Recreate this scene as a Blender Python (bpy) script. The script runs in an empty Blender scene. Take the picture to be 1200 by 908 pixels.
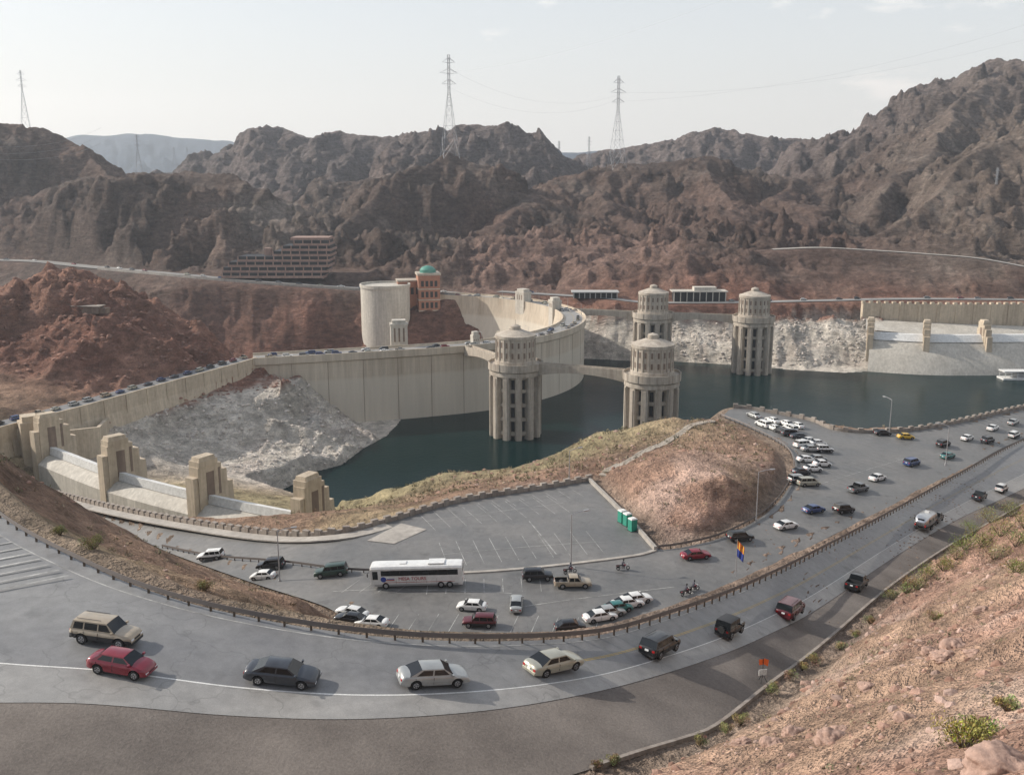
import bpy, math, random, bmesh
import numpy as np
from mathutils import Vector, kdtree
from mathutils.geometry import delaunay_2d_cdt
random.seed(7); rng=np.random.RandomState(7)
PITCH=math.radians(12.3); FPX=1167.0; CAMZ=128.0
SP,CP=math.sin(PITCH),math.cos(PITCH)
# ---- survey helpers: a sight line from the lookout crossed with a known level / distance
def ray(px,py):
    v=(py-454)/FPX
    return (px-600)/FPX, CP-v*SP, -(SP+v*CP)
def D(px,py,d):
    a,b,c=ray(px,py); return (a*d,b*d,CAMZ+c*d)
def U(px,py,z):
    a,b,c=ray(px,py); d=(z-CAMZ)/c; return (a*d,b*d,z)
def W(px,py,down): return U(px,py,CAMZ-down)
# ---------------------------------------------------------------- materials
def newmat(name):
    m=bpy.data.materials.new(name); m.use_nodes=True
    nt=m.node_tree; b=nt.nodes["Principled BSDF"]; return m,nt,b
def N(nt,t,**k):
    n=nt.nodes.new(t)
    for a,v in k.items(): setattr(n,a,v)
    return n
def noise(nt,co,scale,detail=5,rough=.6):
    n=N(nt,'ShaderNodeTexNoise'); n.inputs['Scale'].default_value=scale
    n.inputs['Detail'].default_value=detail; n.inputs['Roughness'].default_value=rough
    nt.links.new(co,n.inputs['Vector']); return n.outputs['Fac']
def mapr(nt,val,a,b,c,d):
    n=N(nt,'ShaderNodeMapRange'); 
    for i,x in zip(('From Min','From Max','To Min','To Max'),(a,b,c,d)): n.inputs[i].default_value=x
    nt.links.new(val,n.inputs['Value']); return n.outputs['Result']
def mul(nt,a,b,op='MULTIPLY'):
    n=N(nt,'ShaderNodeMath',operation=op)
    for i,x in enumerate((a,b)):
        if isinstance(x,(int,float)): n.inputs[i].default_value=x
        else: nt.links.new(x,n.inputs[i])
    return n.outputs[0]
def vscale(nt,col,fac):
    n=N(nt,'ShaderNodeVectorMath',operation='SCALE'); nt.links.new(col,n.inputs[0]); nt.links.new(fac,n.inputs['Scale']); return n.outputs[0]
def mixc(nt,f,a,b):
    n=N(nt,'ShaderNodeMix',data_type='RGBA')
    if isinstance(f,float): n.inputs[0].default_value=f
    else: nt.links.new(f,n.inputs[0])
    for i,x in ((6,a),(7,b)):
        if isinstance(x,tuple): n.inputs[i].default_value=(*x,1)
        else: nt.links.new(x,n.inputs[i])
    return n.outputs[2]
def bump(nt,b,h,strength,dist):
    n=N(nt,'ShaderNodeBump'); n.inputs['Strength'].default_value=strength; n.inputs['Distance'].default_value=dist
    nt.links.new(h,n.inputs['Height']); nt.links.new(n.outputs[0],b.inputs['Normal'])
def pos(nt,sc=(1,1,1)):
    g=N(nt,'ShaderNodeNewGeometry'); m=N(nt,'ShaderNodeMapping'); m.inputs['Scale'].default_value=sc
    nt.links.new(g.outputs['Position'],m.inputs['Vector']); return m.outputs[0]
def flat(name,col,rough=.6,metal=0.,coat=0.):
    m,nt,b=newmat(name); b.inputs['Base Color'].default_value=(*col,1); b.inputs['Roughness'].default_value=rough
    b.inputs['Metallic'].default_value=metal; b.inputs['Coat Weight'].default_value=coat; return m
def noisy(name,c1,c2,scale,rough=.85,stretch=(1,1,1),bs=.3,bd=.05,fine=None):
    m,nt,b=newmat(name); p=pos(nt,stretch)
    n1=noise(nt,p,scale); f=mapr(nt,n1,.32,.68,0,1)
    c=mixc(nt,f,c1,c2)
    n2=noise(nt,pos(nt),fine or scale*12,4,.7)
    c=vscale(nt,c,mapr(nt,n2,.25,.75,.72,1.28))
    nt.links.new(c,b.inputs['Base Color']); b.inputs['Roughness'].default_value=rough
    bump(nt,b,n2,bs,bd); return m
def m_terrain():
    m,nt,b=newmat('rock_and_soil')
    at=N(nt,'ShaderNodeVertexColor',layer_name='Alb'); p=pos(nt)
    n1=noise(nt,p,.035,6,.65); n2=noise(nt,p,.25,6,.7); n3=noise(nt,p,2.2,5,.75); n4=noise(nt,pos(nt,(1,1,3.2)),.11,6,.75)
    c=vscale(nt,at.outputs['Color'],mapr(nt,n1,.3,.7,.72,1.28))
    c=vscale(nt,c,mapr(nt,n2,.28,.72,.62,1.38))
    c=vscale(nt,c,mapr(nt,n4,.32,.68,.6,1.35))
    c=vscale(nt,c,mapr(nt,n3,.28,.72,.6,1.4))
    nt.links.new(c,b.inputs['Base Color']); b.inputs['Roughness'].default_value=.95
    b.inputs['Specular IOR Level'].default_value=.15
    h=mul(nt,mul(nt,n2,2.6),mul(nt,mul(nt,n4,8.),mul(nt,n3,.38),'ADD'),'ADD')
    bump(nt,b,h,.85,1.0); return m
def m_asphalt(name,c,light):
    m,nt,b=newmat(name); p=pos(nt)
    n1=noise(nt,p,.09,4,.6); n2=noise(nt,p,.8,5,.7); n3=noise(nt,p,14,3,.8)
    col=mixc(nt,mapr(nt,n1,.35,.65,0,1),c,light)
    col=vscale(nt,col,mapr(nt,n2,.25,.75,.8,1.2)); col=vscale(nt,col,mapr(nt,n3,.25,.75,.8,1.2))
    st=noise(nt,p,.35,3,.5); col=vscale(nt,col,mapr(nt,st,.62,.75,1,.72))
    v=N(nt,'ShaderNodeTexVoronoi',feature='DISTANCE_TO_EDGE'); v.inputs['Scale'].default_value=.13
    wv=N(nt,'ShaderNodeVectorMath',operation='ADD'); nz=N(nt,'ShaderNodeTexNoise'); nz.inputs['Scale'].default_value=.5
    nt.links.new(p,nz.inputs['Vector']); nt.links.new(p,wv.inputs[0])
    sc=N(nt,'ShaderNodeVectorMath',operation='SCALE'); sc.inputs['Scale'].default_value=3; nt.links.new(nz.outputs['Color'],sc.inputs[0])
    nt.links.new(sc.outputs[0],wv.inputs[1]); nt.links.new(wv.outputs[0],v.inputs['Vector'])
    col=vscale(nt,col,mapr(nt,v.outputs['Distance'],0,.010,.76,1))
    nt.links.new(col,b.inputs['Base Color']); nt.links.new(mapr(nt,n1,.3,.7,.46,.62),b.inputs['Roughness'])
    bump(nt,b,n3,.25,.02); return m
def m_concrete(name,c,dark,vs=.12):
    m,nt,b=newmat(name)
    s1=noise(nt,pos(nt,(1,1,.12)),vs,6,.7); s2=noise(nt,pos(nt,(1,1,.08)),vs*7,5,.7); n3=noise(nt,pos(nt),.6,5,.6)
    col=mixc(nt,mapr(nt,s1,.35,.7,0,1),c,dark); col=vscale(nt,col,mapr(nt,s2,.3,.7,.78,1.14)); col=vscale(nt,col,mapr(nt,n3,.3,.7,.88,1.1))
    nt.links.new(col,b.inputs['Base Color']); b.inputs['Roughness'].default_value=.85; bump(nt,b,n3,.2,.1); return m
def m_dam():
    m,nt,b=newmat('dam_concrete')
    s1=noise(nt,pos(nt,(1,1,.1)),.09,6,.7); s2=noise(nt,pos(nt,(1,1,.06)),.6,5,.75)
    col=mixc(nt,mapr(nt,s1,.35,.7,0,1),(.58,.51,.41),(.40,.33,.25)); col=vscale(nt,col,mapr(nt,s2,.3,.7,.8,1.12))
    g=N(nt,'ShaderNodeNewGeometry'); sx=N(nt,'ShaderNodeSeparateXYZ'); nt.links.new(g.outputs['Position'],sx.inputs[0])
    w=N(nt,'ShaderNodeMath',operation='FRACT'); nt.links.new(mul(nt,sx.outputs[2],.33),w.inputs[0])
    col=vscale(nt,col,mapr(nt,w.outputs[0],0,.06,.88,1.))
    band=mapr(nt,mul(nt,sx.outputs[2],mul(nt,s2,3.),'ADD'),26,24.,0,1)
    col=mixc(nt,mul(nt,band,.6),col,(.58,.54,.46))
    nt.links.new(col,b.inputs['Base Color']); b.inputs['Roughness'].default_value=.85; return m
def m_water():
    m,nt,b=newmat('lake_water'); b.inputs['Base Color'].default_value=(.004,.017,.017,1)
    b.inputs['IOR'].default_value=1.33; b.inputs['Specular IOR Level'].default_value=.10
    n=noise(nt,pos(nt,(1,1.6,1)),.35,5,.65); n2=noise(nt,pos(nt),.02,3,.5)
    bump(nt,b,n,.4,.3)
    nt.links.new(mapr(nt,n2,.35,.65,.08,.24),b.inputs['Roughness']); return m
def m_vcol(name,rough=.8):
    m,nt,b=newmat(name); at=N(nt,'ShaderNodeVertexColor',layer_name='Col')
    nn=noise(nt,pos(nt),3.,4,.7)
    nt.links.new(vscale(nt,at.outputs['Color'],mapr(nt,nn,.25,.75,.7,1.3)),b.inputs['Base Color'])
    n5=noise(nt,pos(nt),6.,5,.75)
    if rough>.9: bump(nt,b,n5,.6,.12)
    b.inputs['Roughness'].default_value=rough; b.inputs['Specular IOR Level'].default_value=.2; return m
M=dict(
 terrain=m_terrain(), asphalt=m_asphalt('asphalt',(.155,.155,.158),(.205,.205,.203)),
 asphalt_l=m_asphalt('asphalt_light',(.235,.23,.22),(.295,.285,.27)),
 asphalt_o=m_asphalt('asphalt_old',(.12,.12,.118),(.17,.165,.158)),
 gravel=noisy('gravel',(.10,.085,.075),(.19,.165,.145),.12,.95,bs=.6,bd=.1,fine=5),
 conc=m_concrete('concrete',(.46,.41,.34),(.32,.27,.22)), concl=m_concrete('concrete_pale',(.54,.51,.45),(.40,.37,.32)),
 walk=m_concrete('pavement_concrete',(.40,.37,.33),(.28,.26,.235)),
 tower=m_concrete('tower_concrete',(.50,.45,.38),(.31,.26,.21),.3),
 wall=m_concrete('parapet_stone',(.34,.30,.26),(.2,.165,.14),.5), tan=m_concrete('tan_wall',(.54,.46,.35),(.38,.31,.23)),
 dam=m_dam(), water=m_water(), stain=m_concrete('stained_concrete',(.24,.18,.14),(.14,.10,.075)),
 steel=flat('galvanised_steel',(.42,.42,.43),.45,.6), pyl=flat('tower_steel',(.33,.34,.36),.6,.2), rust=flat('weathered_guardrail',(.17,.15,.14),.6,.3),
 white=noisy('white_paint',(.55,.55,.53),(.72,.72,.70),.8), faded=noisy('faded_paint',(.17,.17,.165),(.46,.46,.44),.5,fine=2.5), yellow=noisy('yellow_paint',(.38,.28,.09),(.5,.36,.12),.8),
 darkm=flat('dark_opening',(.02,.02,.022),.6), wood=flat('wood_post',(.10,.075,.055),.8),
 brick=noisy('orange_brick',(.30,.14,.09),(.36,.18,.12),.5), green=flat('green_copper',(.07,.24,.19),.5),
 roofc=flat('roof_grey',(.38,.38,.37),.7), garage=m_concrete('garage_concrete',(.33,.22,.18),(.24,.16,.13)),
 toilet=flat('green_plastic',(.02,.24,.17),.45), orange=flat('orange_fabric',(.9,.16,.03),.6),
 glass=flat('car_glass',(.012,.014,.016),.06), tyre=flat('tyre_rubber',(.02,.02,.02),.85), chrome=flat('wheel_alloy',(.45,.45,.46),.3,.8),
 redl=flat('tail_lamp',(.4,.02,.02),.25), headl=flat('head_lamp',(.75,.77,.78),.15), trim=flat('dark_trim',(.03,.03,.032),.55),
 veg=m_vcol('scrub_foliage'), rocks=m_vcol('loose_rock',.95), wire=flat('cable',(.3,.3,.32),.6),
 flagb=flat('flag_blue',(.03,.06,.3),.7), flagr=flat('flag_red',(.5,.03,.04),.7), flagy=flat('flag_yellow',(.8,.5,.05),.7),
 cloth=flat('dark_cloth',(.05,.05,.07),.8), alum=flat('polished_aluminium',(.6,.6,.6),.28,.85),
)
# ---------------------------------------------------------------- mesh builder
class MB:
    def __init__(s): s.v=[];s.f=[];s.m=[]
    def add(s,vs,fs,mat=0):
        o=len(s.v); s.v+= [tuple(map(float,a)) for a in vs]
        for k,f in enumerate(fs):
            s.f.append([i+o for i in f]); s.m.append(mat if isinstance(mat,int) else mat[k])
    def box(s,c,size,mat=0,rot=0.,top=(1,1)):
        x,y,z=[a/2 for a in size]; cr,sr=math.cos(rot),math.sin(rot); vs=[]
        for dz,k in ((-z,(1,1)),(z,top)):
            for a,b in ((-x,-y),(x,-y),(x,y),(-x,y)):
                a*=k[0]; b*=k[1]; vs.append((c[0]+a*cr-b*sr,c[1]+a*sr+b*cr,c[2]+dz))
        s.add(vs,[(3,2,1,0),(4,5,6,7),(0,1,5,4),(1,2,6,5),(2,3,7,6),(3,0,4,7)],mat)
    def cyl(s,p0,p1,r0,r1=None,n=10,mat=0,cap=True):
        r1=r0 if r1 is None else r1; p0=Vector(p0);p1=Vector(p1); d=(p1-p0).normalized()
        a=d.orthogonal().normalized(); b=d.cross(a); vs=[]
        for p,r in ((p0,r0),(p1,r1)):
            for i in range(n):
                t=2*math.pi*i/n; vs.append(p+a*(r*math.cos(t))+b*(r*math.sin(t)))
        fs=[(i,(i+1)%n,n+(i+1)%n,n+i) for i in range(n)]
        if cap: fs+= [tuple(range(n))[::-1],tuple(range(n,2*n))]
        s.add(vs,fs,mat)
    def lathe(s,c,prof,n=24,mat=0):
        vs=[];fs=[]
        for r,z in prof:
            for i in range(n):
                t=2*math.pi*i/n; vs.append((c[0]+r*math.cos(t),c[1]+r*math.sin(t),c[2]+z))
        for j in range(len(prof)-1):
            for i in range(n): fs.append((j*n+i,j*n+(i+1)%n,(j+1)*n+(i+1)%n,(j+1)*n+i))
        s.add(vs,fs,mat)
    def sweep(s,pts,prof,mat=0,closed=True,caps=True):
        P=np.array(pts,float); T=np.zeros((len(P),2)); T[1:-1]=P[2:,:2]-P[:-2,:2]; T[0]=P[1,:2]-P[0,:2]; T[-1]=P[-1,:2]-P[-2,:2]
        T/= np.linalg.norm(T,axis=1)[:,None]+1e-9; k=len(prof); vs=[];fs=[];ms=[]
        for p,t in zip(P,T):
            for o,z in prof: vs.append((p[0]-t[1]*o,p[1]+t[0]*o,p[2]+z))
        kk=k if closed else k-1
        for i in range(len(P)-1):
            for j in range(kk):
                fs.append((i*k+j,i*k+(j+1)%k,(i+1)*k+(j+1)%k,(i+1)*k+j)); ms.append(mat if isinstance(mat,int) else mat[j])
        if closed and caps:
            fs+= [tuple(range(k))[::-1],tuple(range((len(P)-1)*k,len(P)*k))]; ms+=[mat if isinstance(mat,int) else mat[0]]*2
        s.add(vs,fs,ms)
    def mesh(s,name,mats,smooth=None):
        me=bpy.data.meshes.new(name); me.from_pydata(s.v,[],s.f)
        for m in mats: me.materials.append(m)
        me.polygons.foreach_set('material_index',s.m)
        if smooth is not None:
            me.polygons.foreach_set('use_smooth',[True]*len(s.f)); me.set_sharp_from_angle(angle=math.radians(smooth))
        me.update(); return me
    def obj(s,name,mats,smooth=None,parent=None):
        o=bpy.data.objects.new(name,s.mesh(name,mats,smooth)); bpy.context.scene.collection.objects.link(o)
        if parent: o.parent=parent
        return o
def crm(pts,per=8):
    P=[np.array(p,float) for p in pts]; P=[2*P[0]-P[1]]+P+[2*P[-1]-P[-2]]; out=[]
    for i in range(1,len(P)-2):
        a,b,c,d=P[i-1:i+3]
        for k in range(per):
            t=k/per; out.append(.5*((2*b)+(-a+c)*t+(2*a-5*b+4*c-d)*t*t+(-a+3*b-3*c+d)*t**3))
    out.append(P[-2]); return np.array(out)
def resample(P,step):
    P=np.array(P,float); s=np.r_[0,np.cumsum(np.linalg.norm(np.diff(P,axis=0),axis=1))]; n=max(2,int(s[-1]/step)+1)
    q=np.linspace(0,s[-1],n); return np.stack([np.interp(q,s,P[:,i]) for i in range(P.shape[1])],1)
# ---------------------------------------------------------------- noise
_p=rng.permutation(256); _p=np.r_[_p,_p]; _val=rng.rand(256)*2-1
def vn(x,y,s=0):
    xi=np.floor(x).astype(int); yi=np.floor(y).astype(int); fx=x-xi; fy=y-yi
    fx=fx*fx*fx*(fx*(fx*6-15)+10); fy=fy*fy*fy*(fy*(fy*6-15)+10)
    def h(a,b): return _val[_p[(_p[(a+s*37)&255]+b)&255]]
    return (h(xi,yi)*(1-fx)+h(xi+1,yi)*fx)*(1-fy)+(h(xi,yi+1)*(1-fx)+h(xi+1,yi+1)*fx)*fy
def fbm(x,y,sc,o=5,s=0,g=.5):
    r=0;a=1;t=0
    for i in range(o): r=r+a*vn(x/sc*2**i+i*7.3,y/sc*2**i-i*3.1,s+i); t+=a; a*=g
    return r/t
def ridged(x,y,sc,o=5,s=0,g=.55):
    r=0;a=1;t=0
    for i in range(o): r=r+a*(1-np.abs(vn(x/sc*2**i+i*5.7,y/sc*2**i+i*9.1,s+i))*2.0); t+=a; a*=g
    return r/t
def sm(x,a,b):
    t=np.clip((x-a)/(b-a),0,1); return t*t*(3-2*t)
# ---------------------------------------------------------------- paved surfaces
pairs=[((-78,128,99),(-98,108,99)),((-60,103,98),(-78,82,98)),(W(0,602,31),(-57,63,97)),(W(100,660,31.3),(-40,55.5,96.7)),
 (W(200,700,31.8),W(100,824,31.8)),(W(320,728,32.3),W(270,838,33)),(W(450,746,33.2),W(420,842,33.6)),(W(580,751,34.8),W(570,832,34.8)),
 (W(700,744,37.2),W(690,812,37)),(W(780,722,39.8),W(775,790,39.5)),(W(850,697,43),W(850,765,42.5)),(W(900,675,45.6),W(905,741,45)),
 (W(950,650,49),W(960,712,49)),(W(1050,597,57),W(1055,648,56)),(W(1125,555,62.5),W(1125,607,62)),(W(1200,515,67),W(1200,572,66.5)),
 (W(1300,470,70),W(1300,520,70)),(W(1400,430,72),W(1400,470,72))]
RL=crm([p[0] for p in pairs],8); RR=crm([p[1] for p in pairs],8)
outer=[(-105,90,98),(-85,62,97.5),(-62,42,96.8),(-40,38,96.5),W(0,930,32),W(200,945,33),W(400,945,33.8),W(600,925,34.8),W(760,878,37),
 W(800,866,38.5),W(840,850,40),W(900,803,43.6),W(960,758,47),W(1050,682,54),W(1125,632,60.5),W(1200,590,66),W(1300,530,70),W(1400,476,72)]
RO=crm(outer,8)
far=[(-120,536,93),(-60,549,89),(0,561,85),(45,574,80),(130,596,73),(230,615,67),(330,628,63),(400,625,60.5),(460,610,60),(540,588,60),(640,572,60),(690,563,60)]
wallr=[(690,563,60),(735,608,60),(768,645,60)]
loop=[(768,645,60),(800,641,60),(850,628,60),(900,600,60.2),(925,570,61),(932,548,61.2),(922,525,61.5),(880,502,62),(846,488,62)]
farR=[(846,488,62),(862,478,62),(905,484,62.5),(950,493,63),(990,506,63.5),(1080,503,64),(1200,478,66),(1330,452,68)]
near=[(1330,470,69.5),(1200,514,67.1),(1130,550,65),(1060,588,63.2),(1000,615,62),(950,640,61.6),(850,688,61),(780,715,61),(700,750,61),(600,765,61.3),(500,760,61.5),
 (430,742,61.5),(385,712,61.5),(300,684,63.5),(200,648,68),(150,626,72),(60,596,80),(0,579,85),(-60,566,89),(-120,552,93)]
cf=crm([W(*p) for p in far],6); cw=crm([W(*p) for p in wallr],4); cl=crm([W(*p) for p in loop],6); cr_=crm([W(*p) for p in farR],6); cn=crm([W(*p) for p in near],6)
ring=np.vstack([cf[:-1],cw[:-1],cl[:-1],cr_,cn])
ring=resample(np.vstack([ring,ring[:1]]),3.0)[:-1]
def solve_rbf(P,z):
    P=np.array(P,float); n=len(P); A=np.zeros((n+1,n+1)); A[:n,:n]=np.sqrt(((P[:,None]-P[None])**2).sum(2)+.01); A[:n,n]=1;A[n,:n]=1
    w=np.linalg.lstsq(A,np.r_[z,0],rcond=None)[0]; return P,w
def ev_rbf(S,X,Y):
    P,w=S; out=np.empty(len(X))
    for a in range(0,len(X),20000):
        x=X[a:a+20000];y=Y[a:a+20000]
        out[a:a+20000]=np.sqrt((x[:,None]-P[:,0])**2+(y[:,None]-P[:,1])**2+.01)@w[:-1]+w[-1]
    return out
LOW=solve_rbf(ring[::2,:2],ring[::2,2])
def zlow(x,y): return float(ev_rbf(LOW,np.array([x]),np.array([y]))[0])
def polyin(P,X,Y):
    ins=np.zeros(len(X),bool); n=len(P)
    for i in range(n):
        x1,y1=P[i][:2];x2,y2=P[(i+1)%n][:2]
        if y1==y2: continue
        c=((Y<y1)!=(Y<y2))&(X<(x2-x1)*(Y-y1)/(y2-y1)+x1); ins^=c
    return ins
def polydist(P,X,Y,closed=True):
    d=np.full(len(X),1e9); n=len(P)
    for i in range(n if closed else n-1):
        a=np.array(P[i][:2]);b=np.array(P[(i+1)%n][:2]); v=b-a; L=v@v+1e-9
        t=np.clip(((X-a[0])*v[0]+(Y-a[1])*v[1])/L,0,1); d=np.minimum(d,np.hypot(X-a[0]-t*v[0],Y-a[1]-t*v[1]))
    return d
gx,gy=np.meshgrid(np.arange(ring[:,0].min(),ring[:,0].max(),3.5),np.arange(ring[:,1].min(),ring[:,1].max(),3.5)); gx=gx.ravel();gy=gy.ravel()
k=polyin(ring,gx,gy); gx=gx[k];gy=gy[k]; k=polydist(ring,gx,gy)>1.5; gx=gx[k];gy=gy[k]
vin=[Vector((p[0],p[1])) for p in ring]+[Vector((a,b)) for a,b in zip(gx,gy)]
n=len(ring)
cv,ce,cfaces,_,_,_=delaunay_2d_cdt(vin,[(i,(i+1)%n) for i in range(n)],[],1,1e-4)
cvx=np.array([v[0] for v in cv]);cvy=np.array([v[1] for v in cv]); cvz=ev_rbf(LOW,cvx,cvy)
lowmb=MB(); lowmb.add(list(zip(cvx,cvy,cvz)),[list(f) for f in cfaces],0)
lowmb.obj('parking_lot',[M['asphalt_o']],30)
def ribbon(name,A,B,ts,mats,lift=0.,mi=None):
    mb=MB(); vs=[];fs=[];ms=[];k=len(ts)
    for a,b in zip(A,B):
        for t in ts: vs.append(tuple(a+(b-a)*t+np.array([0,0,lift])))
    for i in range(len(A)-1):
        for j in range(k-1): fs.append((i*k+j,i*k+j+1,(i+1)*k+j+1,(i+1)*k+j)); ms.append(mi[j] if mi else 0)
    mb.add(vs,fs,ms); return mb.obj(name,mats,40)
ribbon('upper_road',RL,RR,[0,.2,.4,.6,.74,.87,1],[M['asphalt'],M['asphalt_l']],mi=[0,0,0,0,1,1])
ribbon('gravel_shoulder',RR,RO,[0,.33,.66,1],[M['gravel']],lift=-.03)
def line(name,A,B,t,w,mat,i0=0,i1=None,lift=.012):
    mb=MB(); C=A+(B-A)*t; dirs=(B-A)/np.linalg.norm(B-A,axis=1)[:,None]
    i1=i1 or len(A)
    for i in range(i0,i1-1):
        q=[C[i]-dirs[i]*w/2,C[i]+dirs[i]*w/2,C[i+1]+dirs[i+1]*w/2,C[i+1]-dirs[i+1]*w/2]
        mb.add([tuple(p+np.array([0,0,lift])) for p in q],[(0,1,2,3)],0)
    mb.obj(name,[M[mat]])
line('road_edge_line',RL,RR,.74,.14,'white'); line('road_edge_line',RL,RR,.08,.12,'faded')
line('road_centre_line',RL,RR,.42,.1,'yellow',i0=60); line('road_centre_line',RL,RR,.445,.1,'yellow',i0=60)
apR=crm([U(-120,534,36),U(0,503,36),U(100,477,36),U(200,449,36),U(280,427,36),(-128,488,36)],8)
apL=apR.copy(); T_=np.gradient(apR[:,:2],axis=0); T_/=np.linalg.norm(T_,axis=1)[:,None]
apL[:,0]-=T_[:,1]*11; apL[:,1]+=T_[:,0]*11
ribbon('dam_approach_road',apL,apR,[0,.5,1],[M['asphalt']])
def sideoff(P,o):
    T=np.gradient(P[:,:2],axis=0); T/=np.linalg.norm(T,axis=1)[:,None]+1e-9; Q=P.copy(); Q[:,0]-=T[:,1]*o; Q[:,1]+=T[:,0]*o; return Q
nvc=crm([U(-30,304,48),U(40,306,48),U(100,312,48),U(210,322,47),U(300,330,44),U(420,338,39),(-60,762,37),(-38.9,753,36.1)],8)
ribbon('canyon_road',sideoff(nvc,8),sideoff(nvc,-7),[0,.5,1],[M['asphalt_l']])
mrc=crm([D(905,292,800),D(960,290,800),D(1020,293,795),D(1080,297,788),D(1150,303,775),D(1230,318,755)],8)
ribbon('hillside_road',sideoff(mrc,5),sideoff(mrc,-5),[0,.5,1],[M['walk']])
efc=crm([(-10,765,37),(30,745,37),(70,715,38),D(760,354,712),D(860,354,712),D(960,352,716),D(1080,350,720),D(1300,352,740)],8)
ribbon('canyon_road',sideoff(efc,5),sideoff(efc,-5),[0,.5,1],[M['asphalt_l']])
cloud=[]
def rs(A,B,nn):
    for a0,a1,b0,b1 in zip(A[:-1],A[1:],B[:-1],B[1:]):
        for s_ in (0,.25,.5,.75):
            a=a0+(a1-a0)*s_; b=b0+(b1-b0)*s_
            for t in np.linspace(0,1,nn): cloud.append(tuple(a+(b-a)*t))
rs(RL,RR,16); rs(RR,RO,14); rs(apL,apR,8)
for c_,w_ in ((nvc,8),(mrc,5),(efc,5)): rs(sideoff(c_,w_),sideoff(c_,-w_),7)
cloud+=list(zip(cvx,cvy,cvz))
for ox,oy in ((1.7,0),(0,1.7),(1.7,1.7)):
    a=gx+ox;b=gy+oy; k=polyin(ring,a,b); a=a[k];b=b[k]; cloud+=list(zip(a,b,ev_rbf(LOW,a,b)))
rd=resample(np.vstack([ring,ring[:1]]),1.); cloud+=[tuple(p) for p in rd]
kd=kdtree.KDTree(len(cloud))
for i,p in enumerate(cloud): kd.insert((p[0],p[1],0),i)
kd.balance()
# ---------------------------------------------------------------- terrain controls
CC=np.array([-78.3,634.7]); RD=124.7
ctl=[]
ctl+=[tuple(p) for p in ring[::4]]+[tuple(p) for p in RL[::6]]+[tuple(p) for p in RR[::6]]+[tuple(p) for p in RO[::6]]
ctl+=[tuple(p) for p in apL[::6]]
for p in [(0,580,115),(0,560,170),(200,670,95),(200,649,135),(350,715,95),(350,697,125),(100,640,105),(100,612,150),(-80,570,150),(-150,545,200),
          (425,778,88),(425,765,112),(470,800,90),(520,800,110),(600,805,100),(680,800,100),(740,775,105),(850,694,125),(780,740,110),
          (1200,908,24),(1100,908,30),(1000,908,38),(900,908,46),(800,908,52.5),(1200,850,33),(1200,800,44),(1200,750,57),(1200,700,72),(1200,650,92),(1200,606,125),
          (1350,600,110),(1400,500,125),(1400,450,180),(1100,800,56),(1100,700,88),(1100,664,125),(1000,800,66),(1000,752,88),(900,850,63),(1150,640,135),(1200,598,165),(1350,500,210)]:
    ctl.append(D(*p))
ctl+=[(0,5,120),(0,20,112),(-30,10,112),(0,34,102),(30,8,123),(-20,32,99),(-60,20,104),(60,20,124),(60,60,112),(90,100,100),(-100,60,104),(-120,100,104),(-140,160,95),(15,12,120)]
for p in [(760,565,71),(800,530,73),(850,560,73),(885,540,71),(790,490,69),(740,600,69.5),(820,605,70),(850,500,68),(700,510,63),(730,540,68),(640,548,59),(590,560,60),(520,557,54),(450,572,49),(400,588,44),(480,590,60)]: ctl.append(U(*p))
ctl+=[(-40,235,42),(-20,300,10),(60,300,8),(130,290,20),(200,300,15),(20,280,25)]
SPW=[np.array(U(364,612,27)),np.array(U(243,587,27)),np.array(U(140,560,27)),np.array(U(60,530,27))]
for p in SPW:
    ctl+=[(p[0]-10,p[1]-18,4),(p[0]-18,p[1]-32,4),(p[0]+9,p[1]+15,18),(p[0],p[1],20)]
ctl+=[(-45,260,25),(-40,285,22),(-60,320,14),(-215,330,34),(-240,300,40),(-200,300,30),(-260,250,60)]
for p in [(105,505,24),(165,522,22),(200,540,13),(250,500,18),(300,457,29),(350,480,17),(60,515,26),(330,440,33),(390,470,14),(260,545,10)]: ctl.append(U(*p))
for p in [(0,345,480),(60,340,490),(140,338,500),(200,344,510),(230,358,515),(250,384,515),(268,404,515),(-100,345,480),(0,425,430),(100,405,445),(180,405,470),(60,445,420),(220,415,490),(0,334,560),(140,337,560)]: ctl.append(D(*p))
ctl+=[(-120,625,-90),(-250,620,-90),(-400,600,-90),(-600,600,-80),(-150,575,-20),(-30,600,-60),(-30,680,-60),(10,640,-60),(-90,560,-50),(-60,550,-50),(-110,520,20),(-120,560,-40),
      (-200,590,20),(-300,560,50),(-150,700,-60),(-100,690,-50),(-60,695,-40),(-150,735,30),(-250,760,44),(-400,790,47),(-250,700,-40),(-400,690,-40),(-300,735,20)]
ctl+=[(-128,728,6),(-112,716,-4),(-75,718,8),(-48,722,14),(-40,735,24),(-95,712,0),(-62,730,22),(-90,750,32),(-130,748,34),(-170,745,34)]
ctl+=[tuple(p) for p in nvc[::4]]+[tuple(p) for p in efc[::4]]+[tuple(p) for p in mrc[::5]]
for p in [(720,418,688),(830,422,672),(900,428,664),(1000,430,664),(1100,428,664),(1200,425,672),(940,395,682),(1000,380,690),(880,385,690),(800,380,698)]: ctl.append(D(*p))
ctl+=[(-120,850,52),(0,860,58),(120,850,66),(-400,930,60),(0,1300,60),(500,1300,70),(-500,1300,60),(-1000,1500,60),(1000,1500,60),(0,3000,60),(1000,3000,60),(-1000,3000,60),
      (700,700,40),(900,500,60),(0,9000,40),(4000,8000,40),(-4000,8000,40),(-700,700,50),(-500,400,70),(-400,250,90)]
ctl=np.array(ctl,float); _,ui=np.unique(np.round(ctl[:,:2]/1.2),axis=0,return_index=True); ctl=ctl[ui]
BASE=solve_rbf(ctl[:,:2],ctl[:,2])
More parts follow.
